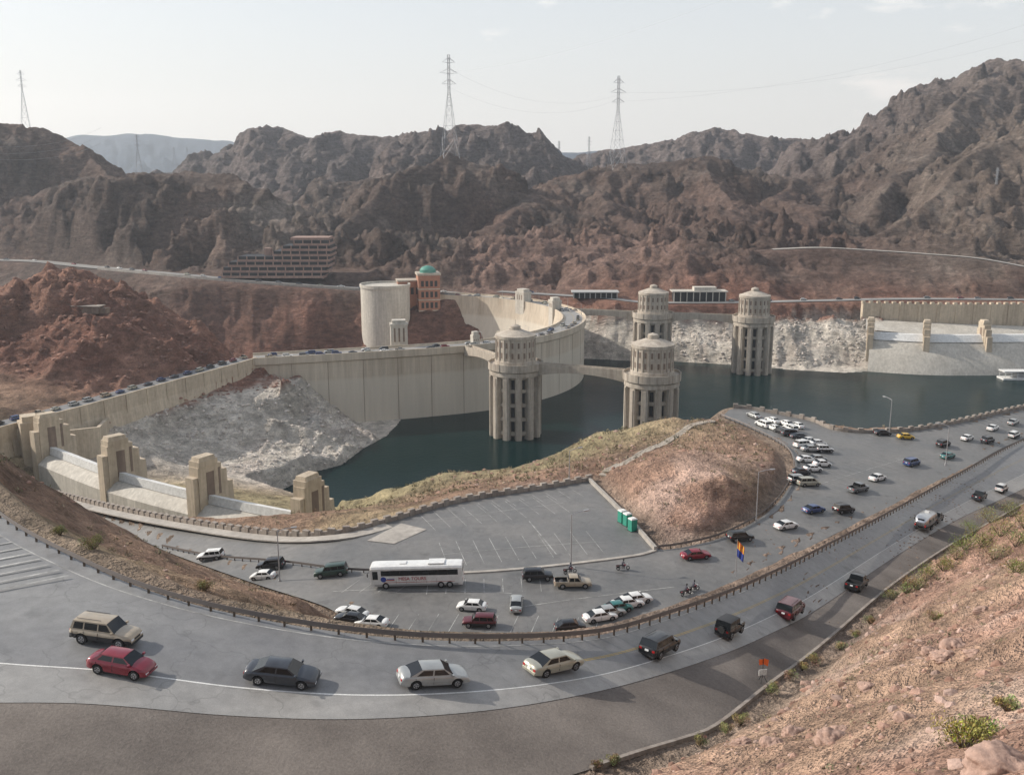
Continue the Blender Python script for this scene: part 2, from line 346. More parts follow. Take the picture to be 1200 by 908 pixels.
lake=[U(310,583,0)[:2],(-62,347),(0,322),(60,318),(110,315),(170,318),(240,345),(330,370),(500,410),(900,450),(900,640),U(1300,426,0)[:2],U(1150,431,0)[:2],U(1050,434,0)[:2],U(990,437,0)[:2],U(930,434,0)[:2],U(870,428,0)[:2],U(800,424,0)[:2],
 U(740,423,0)[:2],U(702,421,0)[:2]]
for a in (22,0,-20,-40,-60): lake.append((CC[0]+(RD-5)*math.cos(math.radians(a)),CC[1]+(RD-5)*math.sin(math.radians(a))))
lake+=[(-58,512),U(466,498,0)[:2],U(452,512,0)[:2],U(425,526,0)[:2],U(400,545,0)[:2],U(372,552,0)[:2],U(345,567,0)[:2]]
ridges=[
 ([(-200,165,1150),(-60,158,1120),(0,152,1100),(20,143,1100),(58,143,1100),(85,152,1100),(105,166,1080),(125,190,1050),(150,212,1000)],.85),
 ([(60,219,1000),(110,206,990),(150,204,960),(190,197,940),(250,200,925),(285,212,918),(303,230,905),(322,252,890)],.8),
 ([(225,196,1700),(245,184,1700),(268,172,1700),(300,164,1700),(314,151,1700),(335,147,1680),(352,155,1650),(385,160,1650),(398,150,1620),(430,154,1600),(480,155,1600),(515,152,1550),(540,143,1500),(572,141,1500),(600,154,1520),(640,176,1550),(675,193,1600)],.62),
 ([(330,262,1300),(380,228,1300),(420,210,1300),(460,198,1300)],.55),
 ([(372,307,870),(385,274,900),(405,249,950),(440,226,1000),(470,202,1030),(490,185,1050),(515,174,1060),(545,185,1060),(575,204,1050),(600,220,1040)],.85),
 ([(540,312,830),(560,284,840),(590,268,850),(640,272,850),(690,289,840),(750,308,820)],.85),
 ([(590,251,960),(620,220,1060),(650,209,1120),(685,195,1150),(720,189,1160),(760,186,1160),(790,185,1150),(830,181,1150),(860,185,1150),(900,199,1150),(960,207,1150),(1010,204,1150)],.62),
 ([(700,219,1080),(720,244,980),(760,269,900)],.65),([(830,184,1140),(850,219,1020),(870,254,920)],.65),([(930,207,1140),(930,244,1000),(925,274,920)],.6),
 ([(640,197,1850),(685,179,1850),(730,170,1850),(780,164,1850),(820,152,1850),(845,146,1850),(880,154,1850),(940,162,1850),(975,172,1850)],.6),
 ([(950,182,1500),(985,162,1480),(1010,150,1450),(1040,133,1430),(1062,120,1400),(1085,110,1400),(1110,98,1400),(1125,83,1400),(1143,74,1400),(1163,67,1400),(1185,73,1400),(1220,79,1380),(1300,88,1350),(1500,100,1300)],.75),
 ([(1160,70,1400),(1120,142,1200),(1060,187,1080),(1020,227,980)],.75),
 ([(1400,80,1000),(1260,110,1000),(1200,145,980),(1160,167,960),(1110,207,930),(1060,242,900),(1010,270,880),(985,287,870)],.8),
 ([(-200,215,1080),(-80,237,1040),(30,252,1000),(90,264,980)],.65),
 ([(100,160,6500),(140,159,6500),(180,155,6500),(215,161,6500),(265,162,6500),(330,175,6500)],.22),
 ([(560,190,5200),(620,182,5200),(665,178,5200),(700,176,5200)],.25),
]
def terrain_h(X,Y):
    H=ev_rbf(BASE,X,Y); R=np.full(len(X),-1e3); Dm=np.full(len(X),1e5)
    farm=Y>640
    xf=X[farm]; yf=Y[farm]; rr=np.full(len(xf),-1e3); dd=np.full(len(xf),1e5)
    wv=.85+.6*ridged(xf,yf,140,4,3)*.5
    wx=xf+fbm(xf,yf,110,4,11)*28; wy=yf+fbm(xf,yf,110,4,17)*28
    for pts,sl in ridges:
        P=[D(*p) for p in pts]
        for a,b in zip(P[:-1],P[1:]):
            vx,vy=b[0]-a[0],b[1]-a[1]; L=vx*vx+vy*vy+1e-6
            t=np.clip(((wx-a[0])*vx+(wy-a[1])*vy)/L,0,1); d=np.hypot(wx-a[0]-t*vx,wy-a[1]-t*vy)
            v=a[2]+t*(b[2]-a[2])-sl*d*wv
            u=v>rr; rr=np.where(u,v,rr); dd=np.where(u,d,dd)
    R[farm]=rr; Dm[farm]=dd
    Rk=ridged(X,Y,120,6,5,.6); R6=ridged(X,Y,55,5,27,.62); Rs=ridged(X,Y,30,5,9,.62)
    esc=sm(fbm(X,Y,80,5,71,.6),-.02,.05)*10+sm(fbm(X,Y,45,5,77,.6),.0,.06)*7-8
    near_r=np.clip(Dm/50,0,1)
    rough=(Rk*20*near_r+R6*13*np.clip(.15+Dm/60,0,1)+Rs*7*np.clip(.4+Dm/60,0,1)+esc*np.clip(.3+Dm/80,0,1))*np.clip(1.2-Dm/700,.25,1)-6
    rough=np.where(Y>4000,fbm(X,Y,900,4,81)*25,rough)
    Hf=np.maximum(H,R)+np.where(farm,rough*sm(Y,715,850),0)
    mid=sm(Y,385,440)*(1-sm(Y,740,820))
    H=Hf+mid*((Rs-.5)*6+fbm(X,Y,13,4,21)*2.2)
    left=sm(-X,120,160)*sm(Y,430,460)*(1-sm(Y,560,600)); H=H+left*((ridged(X,Y,45,5,31,.6)-.5)*9+(sm(fbm(X,Y,35,4,33),-.03,.04)-.5)*6)
    nearm=(1-sm(Y,385,440)); H=H+nearm*(fbm(X,Y,9,5,2,.6)*.9*sm(np.hypot(X,Y),20,50)+fbm(X,Y,30,3,8)*1.2*sm(np.hypot(X,Y),60,120)+(ridged(X,Y,14,4,91)-.5)*.9*sm(np.hypot(X,Y),20,60)*sm(X,0,10)*(1-sm(Y,160,190)))
    # terrace of the parking structure
    pad=sm(X,-262,-245)*(1-sm(X,-118,-100))*sm(Y,742,756)*(1-sm(Y,822,840)); H=H*(1-pad)+np.minimum(H,47.5)*pad
    return H
NC=1050
rr_=np.concatenate([np.geomspace(6,60,60,endpoint=False),np.linspace(60,350,330,endpoint=False),np.linspace(350,640,190,endpoint=False),np.linspace(640,1950,430,endpoint=False),np.geomspace(1950,9500,90)]); NR=len(rr_)
drr=np.gradient(rr_)
th=np.linspace(math.radians(-52),math.radians(52),NC)
TH,RRR=np.meshgrid(th,rr_); X=(np.sin(TH)*RRR).ravel(); Y=(np.cos(TH)*RRR).ravel(); CELL=np.repeat(drr,NC)
H=terrain_h(X,Y)
sel=(Y>260)&(Y<1000)&(np.abs(X)<950)
xs_,ys_=X[sel],Y[sel]
ins=polyin(lake,xs_,ys_); ld=polydist(lake,xs_,ys_); hs=H[sel]
LD=np.full(len(X),999.); LD[sel]=np.where(ins,-ld,ld)
dc=np.hypot(xs_-CC[0],ys_-CC[1])
hs=np.where(ins,np.minimum(-1-ld*.4,-1),np.maximum(np.minimum(hs,ld*1.5+.2+fbm(xs_,ys_,6,3)*ld.clip(0,4)*.3),.15)); gorge=(H[sel]<-5)&(~ins)&(dc<RD)
keep=gorge|((xs_<-100)&(ys_>505))|(dc<RD-7)
hs=np.where(keep&~ins,H[sel],hs); H[sel]=hs
# slopes below the mountain roads fall away from the carriageway
for P_r,x0_,x1_,sl_,reach in ((mrc,mrc[0,0],mrc[-1,0],.42,110),):
    m_=(X>x0_-30)&(X<x1_+60)&(Y>650)&(Y<1000); xx,yy=X[m_],Y[m_]; o_=np.argsort(P_r[:,0]); yr=np.interp(xx,P_r[o_,0],P_r[o_,1]); zr=np.interp(xx,P_r[o_,0],P_r[o_,2])
    h_=H[m_]; dy=yr-yy; f_=(dy>0)&(dy<reach); fade=sm(xx,x0_-30,x0_+10)
    lim=zr-1-sl_*dy+ridged(xx,yy,30,4,9)*3*np.clip(dy/15,0,1)
    h_=np.where(f_,h_*(1-fade)+np.minimum(h_,lim)*fade,h_); H[m_]=h_
m_=(X>-620)&(X<-60)&(Y>700)&(Y<940); xx,yy=X[m_],Y[m_]; o_=np.argsort(nvc[:,0]); yr=np.interp(xx,nvc[o_,0],nvc[o_,1]); zr=np.interp(xx,nvc[o_,0],nvc[o_,2]); h_=H[m_]; dy=yr-yy
h_=np.where((dy>-4)&(dy<150),np.minimum(h_,zr-1.0-.25*np.clip(dy,0,200)+ridged(xx,yy,30,4,9)*2.5*np.clip(dy/20,0,1)),h_); H[m_]=h_
paved=np.zeros(len(X)); cz=np.array([c[2] for c in cloud])
cand=np.where((Y<980)&(np.abs(X)<520)&((Y<300)|(LD>0)))[0]
pv=H.copy()
for i in cand:
    yy=Y[i]
    co,idx,dist=kd.find((X[i],yy,0))
    bw_=3.5 if yy<300 else (6 if yy<700 else 14)
    if dist<bw_+4:
        cell=CELL[i]; e=1.0+cell*.6
        f=0 if dist<e else min(1,(dist-e)/bw_)
        f=f*f*(3-2*f)
        low=cz[idx]-((.32 if (X[i]<-25 and yy>125) else .12) if yy<300 else .6)
        pv[i]=low*(1-f)+H[i]*f; paved[i]=1-f
H=pv
m_=(Y>300)&(Y<505)&(X<-110)&(X>-260); xw_,yw_=X[m_],Y[m_]; dR=polydist(apR,xw_,yw_,False)
dL=polydist(apL,xw_,yw_,False); side=(dL>11.0)&(dL>dR)&(dR<40)&(dR>.5); hh_=H[m_]; foot=np.interp(yw_,[340,400,450,480,492],[25,25,27,30,33])
hh_=np.where(side,np.minimum(hh_,foot-.12*dR+fbm(xw_,yw_,8,3)*.8),hh_); H[m_]=hh_; pm=paved[m_]; paved[m_]=np.where(side,0,pm)
H2=H.reshape(NR,NC); PV2=paved.reshape(NR,NC)
def gsample(x,y,A=H2):
    x=np.atleast_1d(np.array(x,float));y=np.atleast_1d(np.array(y,float)); r=np.hypot(x,y); t=np.arctan2(x,y)
    fi=np.clip(np.interp(r,rr_,np.arange(NR)),0,NR-1.001); fj=np.clip((t-th[0])/(th[-1]-th[0])*(NC-1),0,NC-1.001)
    i=fi.astype(int);j=fj.astype(int);u=fi-i;v=fj-j
    return (A[i,j]*(1-v)+A[i,j+1]*v)*(1-u)+(A[i+1,j]*(1-v)+A[i+1,j+1]*v)*u
def ground(x,y):
    co,idx,dist=kd.find((x,y,0))
    if dist<1.3: 
        near_=kd.find_n((x,y,0),4); ws=[1/(q[2]+.05) for q in near_]; return sum(cz[q[1]]*w for q,w in zip(near_,ws))/sum(ws)
    return float(gsample(x,y)[0])
def hit(px,py,dmin=15,dmax=2000):
    a,b,c=ray(px,py); d=dmin*np.exp(np.linspace(0,math.log(dmax/dmin),5000))
    z=CAMZ+c*d; g=gsample(a*d,b*d)+.1; k=np.where(g>=z)[0]
    i=k[0] if len(k) else -1; x,y=a*d[i],b*d[i]; return (x,y,ground(x,y))
# ---- ground colour per vertex
rz=RRR.ravel()
col=np.zeros((len(X),3)); 
def setc(mask,c,f=1.):
    m=(np.clip(mask,0,1)*f)[:,None]; col[:]=col*(1-m)+np.array(c)*m
n1=fbm(X,Y,40,4,41); n2=fbm(X,Y,12,4,47); n3=fbm(X,Y,200,3,51); n5=fbm(X,Y,90,4,57)
setc(np.ones(len(X)),(.31,.205,.145))
hillr=(1-sm(rz,150,230))*sm(X,-5,10)
setc((1-sm(Y,330,380))*sm(n1,.0,.4),(.34,.28,.17),.6)
setc(hillr,(.42,.265,.20)); setc(hillr*sm(n2,.05,.4),(.49,.35,.285)); setc(hillr*sm(-n1,.05,.4),(.35,.21,.15),.8); setc(hillr*sm(n1,.2,.55),(.38,.29,.195),.4)
spit=(sm(Y,205,230))*(1-sm(Y,330,380))*(1-sm(X,20,60)); setc(spit,(.37,.32,.19),.8)
mid=sm(Y,385,430); setc(mid,(.24,.125,.092)); setc(mid*sm(n1,-.1,.4),(.33,.19,.14),.7)
fr=sm(Y,715,790); setc(fr,(.115,.085,.072)); setc(fr*sm(n1,0,.5),(.17,.135,.115),.8); setc(fr*sm(n5,-.05,.3),(.165,.112,.09),.6); setc(fr*sm(-n3,0,.5)*(1-sm(H,80,140)),(.145,.095,.078),.7)
crag=fr*sm(X,-60,-20)*(1-sm(X,120,160))*(1-sm(Y,880,940)); setc(crag,(.25,.165,.135),.8)
rm=fr*sm(X-.38*Y,-60,80); setc(rm,(.18,.145,.12),.7); setc(rm*sm(n2,.1,.4)*sm(n1,-.1,.3),(.30,.25,.21),.5)
val=np.exp(-(((X+225)/45)**2+((Y-960)/70)**2)); setc(val*fr*(H<100),(.34,.29,.25),.8)
haze_mid=sm(Y,1250,1550); setc(haze_mid,(.165,.14,.135),.75); haze_far=sm(Y,3000,4200); setc(haze_far,(.06,.085,.13))  # distance haze put into the colour: greyer, then blue far ridges
bath=sm(Y,340,385)*(1-sm(H+n2*4,24,28))*(1-sm(LD,60,110))*(1-sm(Y,760,800))*((X>-185))*(1-((np.hypot(X-CC[0],Y-CC[1])<RD-8)))
setc(bath,(.64,.585,.51)); setc(bath*sm(n2,.1,.5),(.50,.43,.375),.6)
setc(paved*(Y<330),(.24,.19,.15),.8)
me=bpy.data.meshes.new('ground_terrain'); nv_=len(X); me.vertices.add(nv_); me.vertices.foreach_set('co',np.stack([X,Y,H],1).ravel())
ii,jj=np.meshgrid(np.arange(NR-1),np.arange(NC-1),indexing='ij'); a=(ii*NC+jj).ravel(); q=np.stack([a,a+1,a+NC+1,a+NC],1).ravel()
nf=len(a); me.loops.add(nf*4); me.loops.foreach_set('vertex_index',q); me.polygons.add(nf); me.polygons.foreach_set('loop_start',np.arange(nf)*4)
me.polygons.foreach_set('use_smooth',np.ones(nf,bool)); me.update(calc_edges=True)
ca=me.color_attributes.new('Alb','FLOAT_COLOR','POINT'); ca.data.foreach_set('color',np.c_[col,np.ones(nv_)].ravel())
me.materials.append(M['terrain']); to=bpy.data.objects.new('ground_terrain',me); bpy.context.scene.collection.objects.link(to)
# ---------------------------------------------------------------- water
wm=MB()
wm.add([(-140,300,0),(1200,300,0),(1200,760,0),(60,760,0),(60,700,0),(CC[0]+RD-6,CC[1]+25,0),(CC[0]+RD-4,CC[1],0),(25,574,0),(-18,528,0),(-62,508,0),(-125,495,0)],[tuple(range(11))],0)
wm.obj('lake_water',[M['water']])
# ---------------------------------------------------------------- dam
angs=np.radians(np.linspace(-68,80,60)); crest=[(-128,486,36),(-110,491.5,36),(-90,498,36),(-70,504.5,36),(-50,511.5,36)]+[(CC[0]+RD*math.cos(a),CC[1]+RD*math.sin(a),36) for a in angs]
crest=resample(crest,3)
dm=MB()
dm.sweep(crest,[(0,-50),(0,-3.2),(-.9,-2.6),(-.9,1.1),(-.4,1.1),(-.4,0.02),(1.5,.02),(1.5,-.12),(12,-.12),(12,.02),(13.6,.02),(13.6,1.1),(14.1,1.1),(14.1,-3),(18,-25),(28,-60),(50,-110)],[0]*17)
for p,d in list(zip(crest,np.gradient(crest[:,:2],axis=0)))[6::6]:
    L=np.hypot(*d); dm.box((p[0]+d[1]/L*.02,p[1]-d[0]/L*.02,p[2]-22),(.2,.12,38),1,math.atan2(d[1],d[0]))
dm.obj('arch_dam',[M['dam'],M['stain']],35)
rdm=MB(); rdm.sweep(crest,[(1.5,-.11),(12,-.11)],0,closed=False); rdm.obj('dam_crest_road',[M['asphalt_l']])
rl=MB(); rl.sweep(crest,[(6.7,-.1),(6.85,-.1)],0,closed=False); rl.obj('road_centre_line',[M['yellow']])
def etower(x,y,zt,zb,w=9,name='elevator_tower'):
    t=MB(); ang=math.atan2(y-CC[1],x-CC[0])
    t.box((x,y,(zt-3+zb)/2),(w*.8,w,(zt-3-zb)),0,ang); t.box((x,y,zt-3+.6),(w*.86,w*1.06,1.2),0,ang); t.box((x,y,zt-.9),(w*.62,w*.8,1.8),0,ang)
    for k in (-1,0,1):
        cx=x-math.sin(ang)*k*w*.27; cy=y+math.cos(ang)*k*w*.27
        t.box((cx,cy,(36+zt-4)/2+1),(w*.82,w*.1,zt-4-38),1,ang)
    t.obj(name,[M['concl'],M['stain']],30)
etower(-61,531,49.5,30); etower(8,708,45.5,15); etower(29,668,44.5,20,8); etower(-20,532,43,34,4,'crest_kiosk')
# ---------------------------------------------------------------- intake towers and bridges
TW=[U(604,509,0),W(764,438,92),D(765,369,655),U(880,436,0)]
for (x,y,_z) in TW:
    t=MB(); c=(x,y,0)
    t.lathe(c,[(9.4,-40),(9.4,32)],36,1)
    for i in range(12):
        a=2*math.pi*i/12+.13; ca,sa=math.cos(a),math.sin(a)
        t.box((x+ca*10.7,y+sa*10.7,-4),(3.6,3.1,73),0,a); t.box((x+ca*12.4,y+sa*12.4,-5),(.9,1.7,70),0,a)
        a2=a+math.pi/12
        for zz in (3,10,17,24,30.5): t.box((x+math.cos(a2)*9.9,y+math.sin(a2)*9.9,zz),(1.5,3.4,1.6),2,a2)
        for zz in (-1,6.5,13.5,20.5,27): t.box((x+math.cos(a2)*9.45,y+math.sin(a2)*9.45,zz),(.5,1.5,4.6),3,a2)
    t.lathe(c,[(9.5,31),(12.8,31),(12.8,33),(13.4,33.6),(13.4,37.1),(13.0,37.1),(13.0,36),(9.6,36),(9.6,37)],36,0)
    t.lathe(c,[(10.1,36),(10.1,38),(9.5,38.2),(9.5,48.6),(9.9,48.8),(9.9,50.2),(9.3,50.3),(8.9,50.5),(3.0,52.7),(3.0,52.8)],36,0)
    t.lathe(c,[(2.5,52.6),(2.5,54.3),(2.0,54.6),(.05,55.3)],12,0); t.cyl((x,y,55),(x,y,57.5),.1,.05,5,3)
    for i in range(20):
        a=2*math.pi*i/20; t.box((x+math.cos(a)*9.6,y+math.sin(a)*9.6,43.2),(.6,.8,10.4),0,a)
        a+=math.pi/20
        for zz in (41,46): t.box((x+math.cos(a)*9.53,y+math.sin(a)*9.53,zz),(.12,.9,2.6),1,a)
    for i in range(14):
        a=2*math.pi*i/14; t.box((x+math.cos(a)*13.2,y+math.sin(a)*13.2,35.4),(.7,1.4,3.4),2,a)
    t.obj('intake_tower',[M['tower'],M['stain'],M['conc'],M['darkm']],35)
def bridge(a,b,name='tower_access_bridge',w=4.5):
    a=np.array(a,float);b=np.array(b,float); t=MB(); n_=16; pts=[a+(b-a)*i/n_ for i in range(n_+1)]
    t.sweep(pts,[(-w/2,1.1),(-w/2,-1.2),(w/2,-1.2),(w/2,1.1),(w/2-.3,1.1),(w/2-.3,0),(-w/2+.3,0),(-w/2+.3,1.1)],0)
    for s_ in (-w/2+.25,w/2-.25):
        d=(b-a);L=np.hypot(d[0],d[1]);nx,ny=-d[1]/L,d[0]/L
        for i in range(n_):
            u0=i/n_;u1=(i+1)/n_; h0=1.2+2.2*abs(2*u0-1)**2;h1=1.2+2.2*abs(2*u1-1)**2; p=pts[i];q=pts[i+1]
            vs=[]
            for pp,h in ((p,h0),(q,h1)):
                for o in (s_-.24,s_+.24):
                    vs+=[(pp[0]+nx*o,pp[1]+ny*o,36-1.19),(pp[0]+nx*o,pp[1]+ny*o,36-1.2-h)]
            t.add(vs,[(0,1,5,4),(2,3,7,6),(1,3,7,5)],0)
    t.obj(name,[M['conc']],30)
def edge(a,b,r=12.9):
    a=np.array(a[:2]);b=np.array(b[:2]); u=(b-a)/np.linalg.norm(b-a); return a+u*r,b-u*r
def b3(p): return (p[0],p[1],36)
p,q=edge(TW[0],TW[1]); bridge(b3(p),b3(q)); p,q=edge(TW[2],TW[3]); bridge(b3(p),b3(q))
dp=(CC[0]+(RD+.6)*math.cos(math.radians(-64)),CC[1]+(RD+.6)*math.sin(math.radians(-64))); p,q=edge(TW[0],dp); bridge(b3(p),b3(dp))
dp=(CC[0]+(RD+.6)*math.cos(math.radians(14)),CC[1]+(RD+.6)*math.sin(math.radians(14))); p,q=edge(TW[2],dp); bridge(b3(p),b3(dp))
# ---------------------------------------------------------------- spillways
def spillway(PP,side,name,pierh=15):
    PP=[np.array(p) for p in PP]; cre=crm(PP,6); t=MB(); s=side
    t.sweep(cre,[(s*-6,-16),(s*-6,-3),(s*-3,-.6),(0,0),(s*2.2,-.8),(s*6,-4),(s*14,-13),(s*20,-25)],0,closed=False)
    t.sweep(cre,[(s*-1.5,-.1),(s*-1.2,2.6),(s*1.0,2.2),(s*4.4,-1.9)],1,closed=False)
    t.obj(name,[M['concl'],M['white']],30)
    for i,p in enumerate(PP):
        qd=(PP[i+1]-p) if i<len(PP)-1 else (p-PP[i-1]); a=math.atan2(qd[1],qd[0]); nx,ny=-math.sin(a)*s,math.cos(a)*s
        k=MB(); z=p[2]
        def bx(o,l,z0,z1,w,m=0,top=(1,1)): k.box((p[0]+nx*o,p[1]+ny*o,z+(z0+z1)/2),(w,l,z1-z0),m,a,top)
        h=pierh
        bx(0,9,-9,h-3,4.2); bx(-.6,7.2,h-3,h-1.2,4.6); bx(-.6,6.4,h-1.2,h,3.8,0,(.9,.9)); bx(5.6,3,-13,h-5.5,4.0,0,(.9,.8)); bx(8,3,-16,h-10,3.8,0,(.9,.7)); bx(-5.2,2.2,-9,h-6,3.6)
        bx(0,3,1.0,h-5,4.3,1); bx(3.6,.9,2.0,h-4.4,4.35,1)
        k.obj('spillway_pier',[M['tan'],M['stain']],25)
spillway(SPW,-1,'spillway_weir')
SP2=[np.array(D(1250,412,655))*1,np.array(D(1152,402,650)),np.array(D(1085,398,650)),np.array(D(1020,390,660))]
for p in SP2: p[2]=21
spillway(SP2,1,'spillway_weir',12)
bw=crm([D(1012,352,700),D(1080,355,694),D(1152,358,692),D(1300,362,700)],8)
for p in bw: p[2]=37
t=MB(); t.sweep(bw,[(0,-18),(0,0),(-1.2,0),(-1.2,-18)],0)
for p in resample(bw,5): t.box((p[0],p[1],p[2]+.4),(2.4,2.2,1.8),0,.1)
for p in resample(bw,12): t.box((p[0],p[1],p[2]-8),(1.6,3.4,16),0,.1)
t.obj('spillway_back_wall',[M['tan']],30)
t=MB(); A_=crm([D(1015,386,675),D(1085,392,672),D(1160,396,672),D(1300,400,680)],6); B_=crm([D(1015,374,700),D(1085,378,693),D(1160,381,691),D(1300,385,699)],6)
vs=[];fs=[]
for i,(a_,b_) in enumerate(zip(A_,B_)):
    vs+=[tuple(a_),tuple(b_)]
    if i: fs.append((2*i-2,2*i-1,2*i+1,2*i))
t.add(vs,fs,0); t.obj('spillway_apron',[M['concl']])
P1=SPW[3]; t=MB()
ab=[(P1[0]-6,P1[1]+5,0),(P1[0]-26,P1[1]+2,0),(P1[0]-60,P1[1]-8,0)]
t.sweep(ab,[(0,10),(0,35),(-2,35),(-2,10)],0); t.box((P1[0]-9,P1[1]+4,24),(7,7,28),0,.6); t.box((P1[0]-9,P1[1]+4,39),(5.2,5.6,2.2),0,.6)
w2=[(P1[0]-4,P1[1]+6,33),(P1[0]+8,P1[1]+22,31),(-165,392,30)]
t.sweep(w2,[(0,-18),(0,0),(-1.5,0),(-1.5,-18)],0)
t.obj('spillway_abutment',[M['tan']],30)
t=MB(); wl=sideoff(resample(apR,4),0.0)
t.sweep(wl,[(-.1,1.1),(-.9,1.1),(-1.1,-13),(-2.2,-13),(-.2,-.3),(-.1,-.1)],0)
for p,d in zip(wl[::3],np.gradient(wl[:,:2],axis=0)[::3]):
    L=np.hypot(*d); t.box((p[0]+d[1]/L*1.0,p[1]-d[0]/L*1.0,p[2]-5.5),(.9,.5,12.4),0,math.atan2(d[1],d[0]))
t.obj('retaining_wall',[M['tan']],30)
# road viaduct and wall on the far canyon rim
t=MB(); nw=sideoff(resample(nvc[18:],4),-7.3)
t.sweep(nw,[(0,1.2),(-.5,1.2),(-.6,-4.5),(0,-4.5)],0)
for p in nw[::4]: t.box((p[0],p[1]-.3,p[2]-5),(1.2,1.2,9),0)
t.obj('canyon_rim_wall',[M['walk']],30)
# ---------------------------------------------------------------- parapets, kerbs, guard rails
def parapet(pts,name='parapet_wall',h=.75,th_=.45,sp=2.6,mh=.45,mat='wall'):
    P=resample(pts,1.3); t=MB(); t.sweep(P,[(-th_/2,-.8),(-th_/2,h),(th_/2,h),(th_/2,-.8)],0)
    Q=resample(pts,sp); T=np.gradient(Q[:,:2],axis=0)
    for p,d in zip(Q,T): t.box((p[0],p[1],p[2]+h/2+mh/2-.1),(1.25,th_+.25,h+mh+.2),0,math.atan2(d[1],d[0]))
    t.obj(name,[M[mat]],30)
parapet(cf[6:]); parapet(cr_[6:],sp=3.5)
t=MB(); t.sweep(resample(cw,2),[(-.25,-.6),(-.25,.7),(.25,.7),(.25,-.6)],0); t.obj('lot_edge_wall',[M['walk']],30)
sw=MB(); sw.sweep(sideoff(resample(cf[6:48],2),-1.7),[(-1.3,-.1),(-1.3,.14),(1.3,.14),(1.3,-.1)],0); sw.obj('sidewalk',[M['walk']],30)
def guard(pts,name='guardrail',mat='rust',off=0.):
    P=resample(pts,2.); P=sideoff(P,off); t=MB()
    t.sweep(P,[(.0,.40),(.07,.47),(.0,.55),(.0,.62),(.07,.70),(.0,.78),(-.03,.78),(-.03,.40)],0)
    for p in P: t.box((p[0],p[1]+.1,p[2]+.12),(.15,.15,1.1),1)
    t.obj(name,[M[mat],M['wood']],30)
guard(RL,off=-.4)
gl=[W(190,640,68.3),W(250,655,65.8),W(330,665,63.3),W(400,671,61.3),W(470,674,60.6),W(560,672,60.3),W(650,664,60.2),W(740,652,60.1)]
gl=[(p[0],p[1],zlow(p[0],p[1])) for p in gl]
guard(crm(gl[:5],6)); 
kb=MB(); kpts=crm(gl[4:]+[tuple(cw[-1])],6); kb.sweep(kpts,[(-.35,-.1),(-.35,.16),(.35,.16),(.35,-.1)],0); kb.obj('kerb',[M['walk']],30)
guard(cl[1:],off=.3)
kb=MB(); kb.sweep(resample(RO[60:],2),[(-.15,-.3),(-.15,.18),(.15,.18),(.15,-.3)],0); kb.obj('kerb',[M['wall']],30)
# ---------------------------------------------------------------- lot markings
mk=MB(); 
def strip(p,q,w=.11,m=0,lift=.03):
    p=np.array(p[:2],float);q=np.array(q[:2],float); L=np.linalg.norm(q-p); u=(q-p)/L; nx=np.array([-u[1],u[0]])*w/2; k=max(1,int(L/1.5))
    for i in range(k):
        a=p+u*L*i/k;b=p+u*L*(i+1)/k
        mk.add([(c[0],c[1],zlow(c[0],c[1])+lift) for c in (a-nx,a+nx,b+nx,b-nx)],[(0,1,2,3)],m)
def stalls(a,b,length,spacing=2.8,ang=90,both=False):
    a=np.array(a[:2]);b=np.array(b[:2]);L=np.linalg.norm(b-a);u=(b-a)/L; t_=math.radians(ang); v=np.array([u[0]*math.cos(t_)-u[1]*math.sin(t_),u[0]*math.sin(t_)+u[1]*math.cos(t_)])
    for i in range(int(L/spacing)+1):
        p=a+u*i*spacing; strip(p-(v*length if both else 0),p+v*length)
    if both: strip(a,b)
stalls(W(500,612,60),W(660,590,60),5,both=True); stalls(W(520,650,60),W(700,635,60),5,both=True); stalls(W(560,590,60),W(680,572,60),4.6,ang=-90)
strip(W(620,612,60),W(652,650,60),.2)
stalls(W(430,738,61.2),W(700,744,61),4.8,ang=80); stalls(W(400,694,61.2),W(470,697,61),4.5,ang=70); stalls(W(500,700,61),W(640,698,61),4.5,ang=90)
stalls(W(912,585,60.8),W(935,535,61.2),4.8,ang=-70); stalls(W(1000,512,63.4),W(1190,486,65.6),4.8,ang=-90); stalls(W(960,570,62),W(1060,535,63.5),4.8,both=True)
strip(W(600,716,61),W(790,690,61),.15); strip(W(390,690,61),W(600,700,61),.12)
mk.obj('parking_markings',[M['faded']])
def patch(pts,name,mat,lift=.045):
    t=MB(); t.add([(p[0],p[1],zlow(p[0],p[1])+lift) for p in pts],[tuple(range(len(pts)))],0); t.obj(name,[M[mat]])
patch([W(430,634,60.3),W(462,639,60.3),W(500,622,60),W(470,614,60)],'concrete_slab','walk',.09)
hm=MB()
for i in range(9):
    A0=np.array(W(-10+i*11,622+i*6.5,31.1));
    a_=A0+np.array([0,0,.02]); d=np.array([-9,-6.0,0]); d2=np.array([.25,-.08,0])
    hm.add([tuple(a_),tuple(a_+d2),tuple(a_+d+d2),tuple(a_+d)],[(0,1,2,3)],0)
hm.obj('hatched_markings',[M['faded']])
